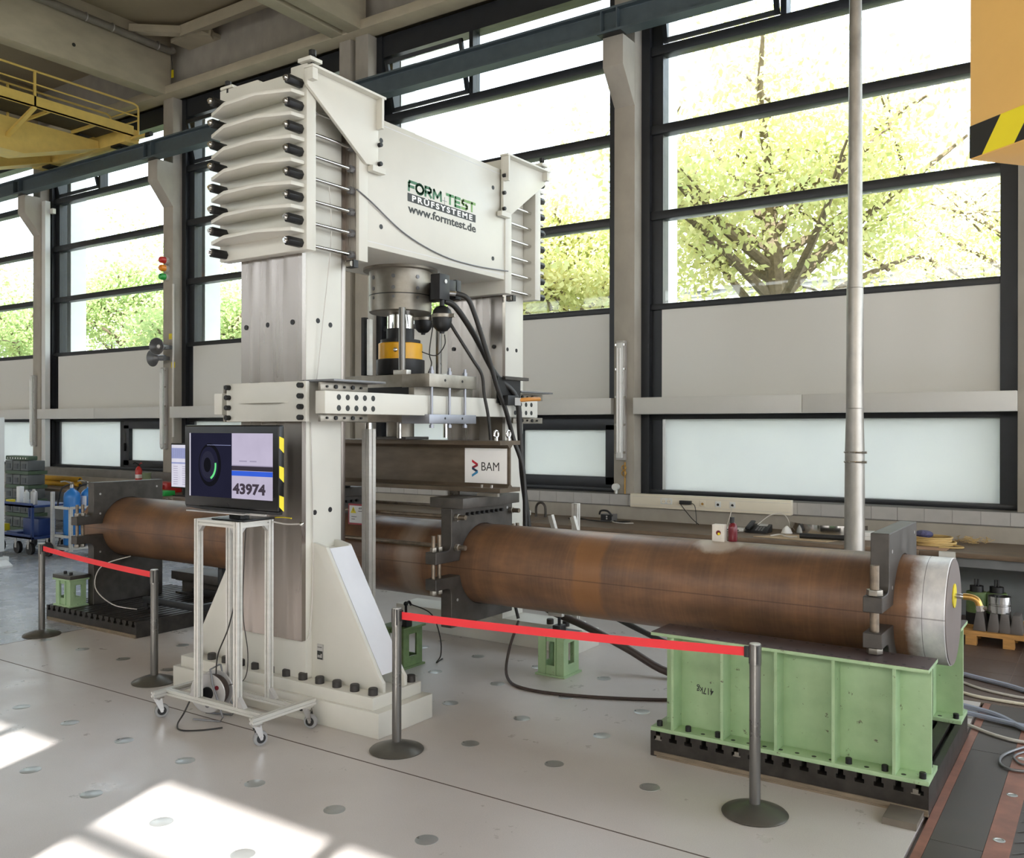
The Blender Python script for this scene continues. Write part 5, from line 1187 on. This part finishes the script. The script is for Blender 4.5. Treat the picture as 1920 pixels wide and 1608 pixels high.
tag(T([(-5.8, 11.2, .862), (-5.65, 11.1, .86), (-5.6, 11.3, .86), (-5.8, 11.1, .86), (-6.1, 11.1, .86), (-6.3, 11.2, .86), (-6.5, 11.15, .86)], .008, n=6).build('lead', rubber), 'black lead lying around the small power supply', 'cable')
tag(T([(-5.82, 11.15, .862), (-5.7, 11.05, .86), (-5.55, 11.02, .86), (-5.45, 11.1, .86)], .006, n=6).build('lead', cablewhite), 'pale lead lying right of the small power supply', 'cable')
cg = thing('c_clamp', (-7.0, 11.2, .851), 'dark steel hoop clamp standing on the bench', 'clamp')
T([(-7.08, 11.2, .853), (-7.08, 11.2, .98), (-7.05, 11.2, 1.04), (-7.0, 11.2, 1.06), (-6.95, 11.2, 1.04), (-6.92, 11.2, .98), (-6.92, 11.2, .853)], .018, n=8).build('hoop', dark, cg)
C((-7.2, 11.17, .9), (-7.1, 11.2, .9), .012, n=8).build('spindle', chrome, cg); MB().lathe((-7.2, 11.17, .9), [(.001, -.012), (.05, -.01), (.05, .01), (.001, .012)], 16, 'y').build('dial', ceram, cg)
tag(B(-7.75, -7.35, 11.1, 11.25, .851, .90).build('steel_block', dark, bev=.004), 'dark steel block on the bench left of the hoop clamp', 'block')
tag(MB().prism([(-3.62, 10.6), (-2.75, 10.55), (-2.6, 11.0), (-3.3, 11.05)], 'z', .851, .857).build('board', P('thin_board', (196, 172, 138), .6, var=.06)), 'thin pale board lying on the bench beside the telephone', 'board')
tag(T([(-3.45, 10.72, .862), (-3.35, 10.8, .875), (-3.25, 10.7, .868), (-3.15, 10.78, .862)], .01, n=6).build('cloth', cablewhite), 'crumpled white strip lying on the pale board', 'strip')
pcup = tag(MB().lathe((-3.4, 11.2, .851), [(.07, 0), (.05, .05), (.01, .09), (.001, .09)], 14).build('paper_cone', paper), 'small white paper cone on the bench behind the pale board', 'cone')
tag(T([(-3.75, 11.15, .94), (-3.65, 11.35, 1.05), (-3.5, 11.4, 1.06), (-3.42, 11.38, .95), (-3.43, 11.3, .87)], .006, n=6).build('phone_cable', cablewhite), 'white cable arching above the telephone', 'cable')
mb = MB(); n = 20; vs = []; fs = []
for i in range(n+1):
    a = R(215+110*i/n); cx, cyy = -2.95, 11.75
    for r_ in (.62, .632):
        for z in (.852, .98): vs.append((cx+r_*math.cos(a)*.9, cyy+r_*math.sin(a)*1.0, z))
for i in range(n):
    a = 4*i; b = a+4; fs += [(a, b, b+1, a+1), (a+2, a+3, b+3, b+2), (a+1, b+1, b+3, a+3), (a, a+2, b+2, b)]
fs += [(0, 1, 3, 2), (4*n, 4*n+2, 4*n+3, 4*n+1)]
mb._add(vs, fs); tag(mb.build('metal_band', chrome), 'curved shiny metal band standing on the bench beside the galvanised pole', 'band')
tag(C((-3.1, 10.72, .888), (-2.5, 10.78, .888), .03, n=14).build('black_tube', matblk), 'black tube lying on the pale board beside the galvanised pole', 'tube')
for i in range(2): tag(B(-2.56-.0*i, -2.25, 11.0, 11.3-.05*i, .851+.045*i, .894+.045*i).build('paper_stack', paper, bev=.003), '%s white pad on the bench behind the right pipe clamp' % ('lower' if i == 0 else 'upper'), 'paper')
rc = thing('cable_coil', (-1.72, 11.0, .851), 'coil of beige cable on the bench behind the right pipe clamp', 'cable')
for i in range(5): MB().torus((-1.72+.02*math.sin(i*2), 11.0+.02*math.cos(i), .868+.018*i), .24-.012*i, .012, 'z', 28, 6).build('cable_turn', rope, rc)
T([(-1.5, 10.95, .87), (-1.38, 10.85, .864), (-1.42, 10.75, .864), (-1.6, 10.7, .864)], .01, n=6).build('cable_end', rope, rc)
tag(MB().sphere((-1.80, 11.0, .965), .10, 16, 8, .45).build('cloth_bundle', purple), 'purple and white cloth bundle lying in the cable coil', 'cloth')
strw = MB()
for i in range(60):
    a = random.random()*PI; x, y = -1.5+.3*random.random(), 11.25+.2*random.random(); L = .05+.05*random.random()
    strw.tube([(x, y, .86+.08*random.random()), (x+L*math.cos(a), y+L*math.sin(a), .865+.05*random.random())], .003, n=4, sm=1)
tag(strw.build('straw', rope), 'tuft of straw on the bench behind the cable coil', 'straw', kind='stuff')
tag(B(-2.1, -1.5, 10.52, 10.75, .851, .857).build('board', P('thin_board_b', (176, 140, 112), .6, var=.08)), 'brown strip of board at the bench edge under the cable coil', 'board')
hm = thing('hand_tool', (-5.9, 10.7, .851), 'black hand tool with a red button on the bench behind the middle clamp', 'tool')
B(-8.2, -7.7, 10.75, 10.87, .853, .99).build('tool_body', matblk, hm, bev=.02); B(-8.15, -8.05, 10.745, 10.752, .9, .96).build('red_button', redp, hm)

# ================================================================== LEFT BACKGROUND
cb = thing('white_cabinet', (-14.8, 6.9, 0), 'white cabinet cut off by the left edge of the photo', 'cabinet')
B(-15.4, -14.36, 6.4, 7.26, .22, 2.3).build('body', cabg, cb, bev=.008); B(-15.38, -14.38, 6.42, 7.24, .14, .22).build('plinth', grey6, cb); B(-15.4, -14.3, 6.45, 7.3, .0, .14).build('base', cabg, cb, bev=.006)
MB().prism([(-14.32, .0), (-14.1, .0), (-14.1, .03), (-14.32, .12)], 'y', 7.0, 7.25).build('foot', cabg, cb)
bn = thing('bin_rack', (-18.9, 10.0, 0), 'stack of grey-green storage bins at the left beside the white cabinet', 'storage')
for r_ in range(5):
    zz0 = .02+.29*r_
    B(-19.36, -18.46, 9.8, 10.2, zz0, zz0+.07).build('rack_band', bing, bn)
    for c_ in range(3):
        x0 = -19.35+.3*c_
        bb = B(x0+.012, x0+.288, 9.79, 10.15, zz0+.08, zz0+.28).build('bin', binm, bn, bev=.008)
        B(x0+.07, x0+.23, 9.778, 9.792, zz0+.12, zz0+.22).build('label_holder', P('bin_label', (74, 80, 84), .5) if 'bin_label' not in MATS else MATS['bin_label'], bb, bev=.004)
B(-19.36, -18.46, 9.8, 10.0, 1.47, 1.56).build('top_band', bing, bn, bev=.02)
for i in range(8): MB().lathe((-19.26+.1*i, 9.7985, 1.51), [(.001, -.001), (.018, -.001), (.018, .001), (.001, .001)], 8, 'y').build('band_hole', paper, bn)
tb_ = thing('blue_trolley', (-15.7, 8.4, 0), 'blue two-deck trolley with rubber wheels at the left', 'trolley')
TX0, TX1, TY0, TY1 = -16.35, -15.05, 8.05, 8.72
for z in (.27, .80): MB().box(TX0, TX1, TY0, TY1, z, z+.04).box(TX0, TX1, TY0, TY0+.02, z, z+.075).build('deck', bluedk, tb_, bev=.004)
for x in (TX0+.02, TX1-.02):
    for y in (TY0+.02, TY1-.02): B(x-.02, x+.02, y-.02, y+.02, .27, .84).build('upright', bluedk, tb_)
for x in (TX0+.2, TX0+.75, TX1-.15):
    for y in (TY0+.06, TY1-.06):
        w_ = MB().lathe((x, y, .105), [(.03, -.03), (.1, -.028), (.105, 0), (.1, .028), (.03, .03)], 22, 'y').build('wheel', rubber, tb_); MB().box(x-.03, x+.03, y-.045, y-.034, .1, .27).build('wheel_fork', chrome, tb_)
for i, (x, nm, lab, r_, h_) in enumerate(((-15.72, 'white_carton', 'tall narrow white carton on the blue trolley', .05, .30), (-15.50, 'spray_can', 'white spray can on the blue trolley', .045, .24), (-15.26, 'metal_bottle', 'silver metal bottle on the blue trolley', .055, .26))):
    if i == 0: o = B(x-.05, x+.05, 8.17, 8.25, .842, 1.13).build(nm, paper, bev=.003)
    else: o = MB().lathe((x, 8.2, 0), [(r_, .842), (r_, .842+h_*.72), (r_*.9, .842+h_*.82), (r_*.45, .842+h_*.9), (r_*.42, .842+h_), (.001, .842+h_)], 18).build(nm, silver if i == 2 else ceram)
    tag(o, lab, 'can' if i == 1 else ('bottle' if i else 'carton'))
tag(B(-15.98, -15.86, 8.1, 8.2, .842, .90).build('yellow_tin', yelplast, bev=.004), 'small yellow tin on the blue trolley beside the white carton', 'tin')
tag(B(-16.24, -16.08, 8.09, 8.22, .347, .47).build('yellow_box', yelplast, bev=.004), 'yellow box on the lower deck of the blue trolley', 'box')
tag(B(-15.62, -15.12, 8.2, 8.5, .312, .60).build('tool_case', blue if False else bluedk, bev=.015), 'dark blue tool case on the lower deck of the blue trolley', 'case')
tag(B(-16.0, -15.66, 8.12, 8.36, .312, .36).build('parts_tray', bluedk, bev=.006), 'blue parts tray on the lower deck of the blue trolley', 'tray')
tag(T([(-15.15, 8.12, .85), (-15.1, 8.1, .86), (-15.3, 8.1, .86), (-15.42, 8.14, .86), (-15.6, 8.1, .86)], .01, n=6).build('cable', cablewhite), 'white cable lying on the blue trolley', 'cable')
gc = thing('cylinder_cart', (-14.47, 8.4, 0), 'aluminium cart carrying blue gas cylinders at the left', 'cart')
for x, y in ((-14.68, 8.2), (-14.28, 8.28), (-14.68, 8.86), (-14.28, 8.86)): MB().prism(prof_pts(x, y, .05), 'z', .10, 1.08 if y < 8.25 else .83).build('post', alu, gc)
for z in (.13, .33, .80):
    MB().box(-14.68, -14.28, 8.215, 8.255, z, z+.04).box(-14.70, -14.66, 8.2, 8.86, z, z+.04).box(-14.3, -14.26, 8.28, 8.86, z, z+.04).build('rail', alu, gc)
B(-14.66, -14.30, 8.26, 8.86, .17, .19).build('cart_deck', grey6, gc)
wl_ = MB().lathe((-14.74, 8.16, .125), [(.03, -.03), (.12, -.028), (.125, 0), (.12, .028), (.03, .03)], 24, 'y').build('wheel', rubber, gc); MB().lathe((-14.74, 8.125, .125), [(.001, -.004), (.05, -.004), (.05, .004), (.001, .004)], 16, 'y').build('wheel_hub', redp, wl_)
for x, y, lab in ((-14.50, 8.43, 'front blue gas cylinder standing in the aluminium cart'), (-14.47, 8.71, 'rear blue gas cylinder standing in the aluminium cart, with a white label')):
    g = thing('gas_cylinder', (x, y, .19), lab, 'cylinder')
    MB().lathe((x, y, 0), [(.12, .192), (.132, .21), (.132, .98), (.118, 1.05), (.07, 1.10), (.035, 1.12), (.03, 1.15), (.001, 1.15)], 28).build('cylinder_body', blue, g)
    MB().cyl((x, y, 1.14), (x, y, 1.2), .035, n=12).box(x-.02, x+.02, y-.02, y+.02, 1.18, 1.23).build('valve', chrome, g)
    T([(x, y, 1.21), (x-.1, y-.05, 1.25), (x-.2, y-.08, 1.24)], .014, n=6).build('lever', chrome, g)
    T([(x, y-.02, 1.2), (x-.12, y-.1, 1.14), (x-.19, y-.12, .98), (x-.17, y-.15, .8)], .014, n=8).build('hose', rubber, g)
    if y > 8.6: B(x-.02, x+.15, y-.139, y-.134, .84, 1.0).build('label_plate', paper, g)
C((-14.78, 8.62, .45), (-14.78, 8.62, 1.0), .06, n=16).build('small_cylinder', silver, gc)
for i, z in enumerate((.918, 1.03)):
    rm = thing('rolled_mat', (-19.2, 10.95, .85), '%s rolled ochre mat on the bench behind the blue cylinders' % ('lower' if i == 0 else 'upper'), 'mat')
    MB().lathe((0, 10.9, z), [(.02, -20.1+.05*i), (.055, -20.1+.05*i), (.055, -18.45), (.02, -18.45)], 18, 'x').build('roll', ochre, rm); MB().lathe((0, 10.9, z), [(.001, -18.452), (.03, -18.452), (.03, -18.445), (.001, -18.445)], 12, 'x').build('roll_core', hosebrn, rm)
tag(B(-17.6, -16.9, 10.62, 11.0, .0, .69).build('crate', P('brown_carton', (126, 104, 82), .8)), 'brown crate under the bench behind the blue cylinders', 'crate')
tag(B(-17.0, -15.6, 11.02, 11.36, .852, 1.05).build('red_crate', redp, bev=.01), 'long red crate on the bench under the fire extinguisher', 'crate')
fe = thing('fire_extinguisher', (-16.8, 11.2, 1.051), 'small red fire extinguisher standing on the red crate', 'extinguisher')
MB().lathe((-16.8, 11.2, 0), [(.062, 1.052), (.068, 1.06), (.068, 1.27), (.045, 1.32), (.025, 1.335), (.025, 1.35)], 20).build('body', redp, fe); MB().lathe((-16.8, 11.2, 0), [(.0692, 1.10), (.0692, 1.18)], 20).build('label_band', paper, fe)
MB().box(-16.82, -16.78, 11.18, 11.22, 1.35, 1.38).build('valve_head', matblk, fe); T([(-16.8, 11.2, 1.38), (-16.86, 11.17, 1.42), (-16.91, 11.15, 1.40)], .014, n=6).build('lever', black, fe); T([(-16.78, 11.2, 1.37), (-16.7, 11.18, 1.42), (-16.66, 11.18, 1.41)], .008, n=6).build('pin', redp, fe)
tag(MB().lathe((-16.53, 11.2, 1.052), [(.085, 0), (.085, .15), (.092, .16), (.092, .17), (.001, .17)], 20).build('metal_can', cangr), 'pale green metal can beside the red fire extinguisher', 'can')
for i, (x, m, n_) in enumerate(((-15.42, redp, 'red'), (-15.42, yelplast, 'yellow'), (-15.1, grnp, 'green'))):
    z = .852+(.10 if i == 0 else 0); tag(B(x-.14, x+.14, 10.5, 10.75, z, z+.095).build('small_bin', m, bev=.008), '%s plastic bin on the bench left of the upright screen' % n_, 'bin')
m2 = thing('upright_screen', (-14.6, 10.75, .85), 'upright second monitor showing a lavender table, left of the large monitor', 'monitor')
B(-15.05, -14.4, 10.72, 10.76, 1.0, 1.85).build('housing', glossk, m2, bev=.005)
s2_ = B(-15.03, -14.42, 10.7185, 10.7195, 1.02, 1.82).build('screen', s_wh, m2)
B(-15.03, -14.42, 10.7175, 10.7185, 1.56, 1.76).build('chart_area', s_lav, s2_); B(-15.03, -14.42, 10.7175, 10.7185, 1.46, 1.49).build('table_header', s_lav, s2_)
for i in range(9):
    B(-14.97, -14.84, 10.7172, 10.7185, 1.07+.042*i, 1.08+.042*i).build('table_line', s_pale, s2_); B(-14.7, -14.5, 10.7172, 10.7185, 1.07+.042*i, 1.08+.042*i).build('table_line', s_pale, s2_)
for i in range(9): B(-14.98+.06*i, -14.977+.06*i, 10.7172, 10.7185, 1.58, 1.74).build('chart_line', s_dig, s2_)
MB().box(-14.76, -14.70, 10.77, 10.81, .855, 1.4).box(-14.76, -14.70, 10.75, 10.78, 1.35, 1.45).box(-14.9, -14.55, 10.65, 10.9, .852, .865).build('stand', matblk, m2)
wc = thing('webcam', (-14.45, 10.9, 1.9), 'small dark camera on a post behind the upright screen', 'camera')
C((-14.45, 10.95, .852), (-14.45, 10.95, 1.9), .018, n=8).build('camera_post', matblk, wc); MB().sphere((-14.45, 10.93, 1.95), .07, 12, 8).build('camera_head', matblk, wc)

# ================================================================== RIGHT BACKGROUND: PALLET, JACKS, HOSES
pa = thing('pallet', (-.6, 10.25, 0), 'wooden pallet under the bench end carrying steel blocks and jacks', 'pallet')
for i in range(5): B(-1.28, .1, 9.98+.17*i, 10.11+.17*i, .118, .142).build('deck_board', wood, pa)
for y in (9.98, 10.32, 10.66): B(-1.28, .1, y, y+.1, .098, .1175).build('stringer_board', wood, pa)
for x in (-1.25, -.92, -.05):
    for y in (9.98, 10.32, 10.66): B(x, x+.1, y, y+.1, .004, .0975).build('pallet_block', wood, pa)
for i, px in enumerate((-1.13, -1.005, -.91, -.81)):
    tag(MB().prism([(px-.06, .143), (px+.06, .143), (px+.035, .33), (px-.03, .33)], 'y', 10.02, 10.22).build('steel_wedge', P('wedge_steel', (104, 100, 98), .6, .3, var=.12) if 'wedge_steel' not in MATS else MATS['wedge_steel'], bev=.006), '%s grey steel wedge block on the pallet' % ('leftmost', 'second from left', 'third from left', 'rightmost')[i], 'block', 'wedge blocks on the pallet')
rg = MB().lathe((-.965, 10.13, 0), [(.06, .3315), (.105, .3315), (.105, .40), (.098, .405), (.098, .415), (.105, .42), (.105, .49), (.06, .49)], 28)
tag(rg.build('steel_ring', chrome), 'shiny double steel ring resting on the wedge blocks', 'ring')
for x, y, lab in ((-1.20, 10.42, 'green hydraulic jack behind the brass valve of the pipe end'), (-1.02, 10.45, 'green hydraulic jack behind the shiny steel ring')):
    j = thing('hydraulic_jack', (x, y, .143), lab, 'jack')
    MB().lathe((x, y, 0), [(.1, .143), (.1, .26)], 20).build('jack_base', black, j); MB().lathe((x, y, 0), [(.095, .26), (.098, .265), (.098, .46), (.09, .47), (.001, .47)], 22).build('jack_body', greendk, j)
    MB().lathe((x, y, 0), [(.065, .47), (.065, .53), (.001, .53)], 18).build('jack_collar', black, j)
    MB().cyl((x-.014, y, .53), (x-.014, y, .6), .01, n=8).cyl((x+.014, y, .53), (x+.014, y, .6), .01, n=8).build('jack_studs', black, j)
def fhose(pts, r_, m, lab): tag(T(pts, r_, n=8).build('floor_cable', m), lab, 'hose')
zr_ = lambda r_, k=0: r_+.003+k
fhose([(-1.25, 8.75, .024), (-1.0, 8.62, .024), (-.75, 8.5, .024), (-.5, 8.35, .024), (-.1, 8.3, .024)], .02, hoseblue, 'grey-blue hose lying furthest back on the floor at the right')
fhose([(-1.2, 8.55, .016), (-.95, 8.32, .014), (-.7, 8.22, .014), (-.4, 8.2, .014), (0, 8.15, .014)], .011, cablewhite, 'thin white hose lying behind the beige hose at the right')
fhose([(-1.2, 8.2, .016), (-.95, 8.05, .016), (-.75, 8.02, .016), (-.5, 8.0, .016), (0, 7.9, .016)], .013, cream, 'beige hose lying across the dark floor plates at the right')
fhose([(-1.1, 7.72, .024), (-.9, 7.66, .024), (-.72, 7.56, .024), (-.55, 7.35, .024), (-.3, 7.1, .024)], .02, hoseblue, 'grey-blue hose lying nearest the green beam, curving right')
fhose([(-1.1, 7.52, .024), (-.9, 7.50, .024), (-.7, 7.44, .024), (-.5, 7.4, .024), (-.1, 7.5, .024)], .019, hoseblue, 'second grey-blue hose lying beside the nearest one at the right')
fhose([(-1.1, 7.36, .014), (-.9, 7.25, .014), (-.7, 7.1, .014), (-.5, 7.05, .014), (-.1, 7.1, .014)], .012, cablewhite, 'white hose lying in front of the grey-blue hoses at the right')
fhose([(-.2, 7.3, .012), (-.45, 7.05, .012), (-.6, 6.75, .012), (-.62, 6.55, .012), (-.55, 6.45, .012), (-.4, 6.5, .012), (-.1, 6.7, .012)], .009, grey6, 'grey cable loop on the dark floor plate at the right')
fhose([(-.2, 7.2, .010), (-.42, 6.98, .010), (-.54, 6.78, .010), (-.54, 6.66, .010), (-.45, 6.6, .010), (-.1, 6.85, .010)], .007, grey6, 'inner grey cable loop inside the larger one on the floor plate')
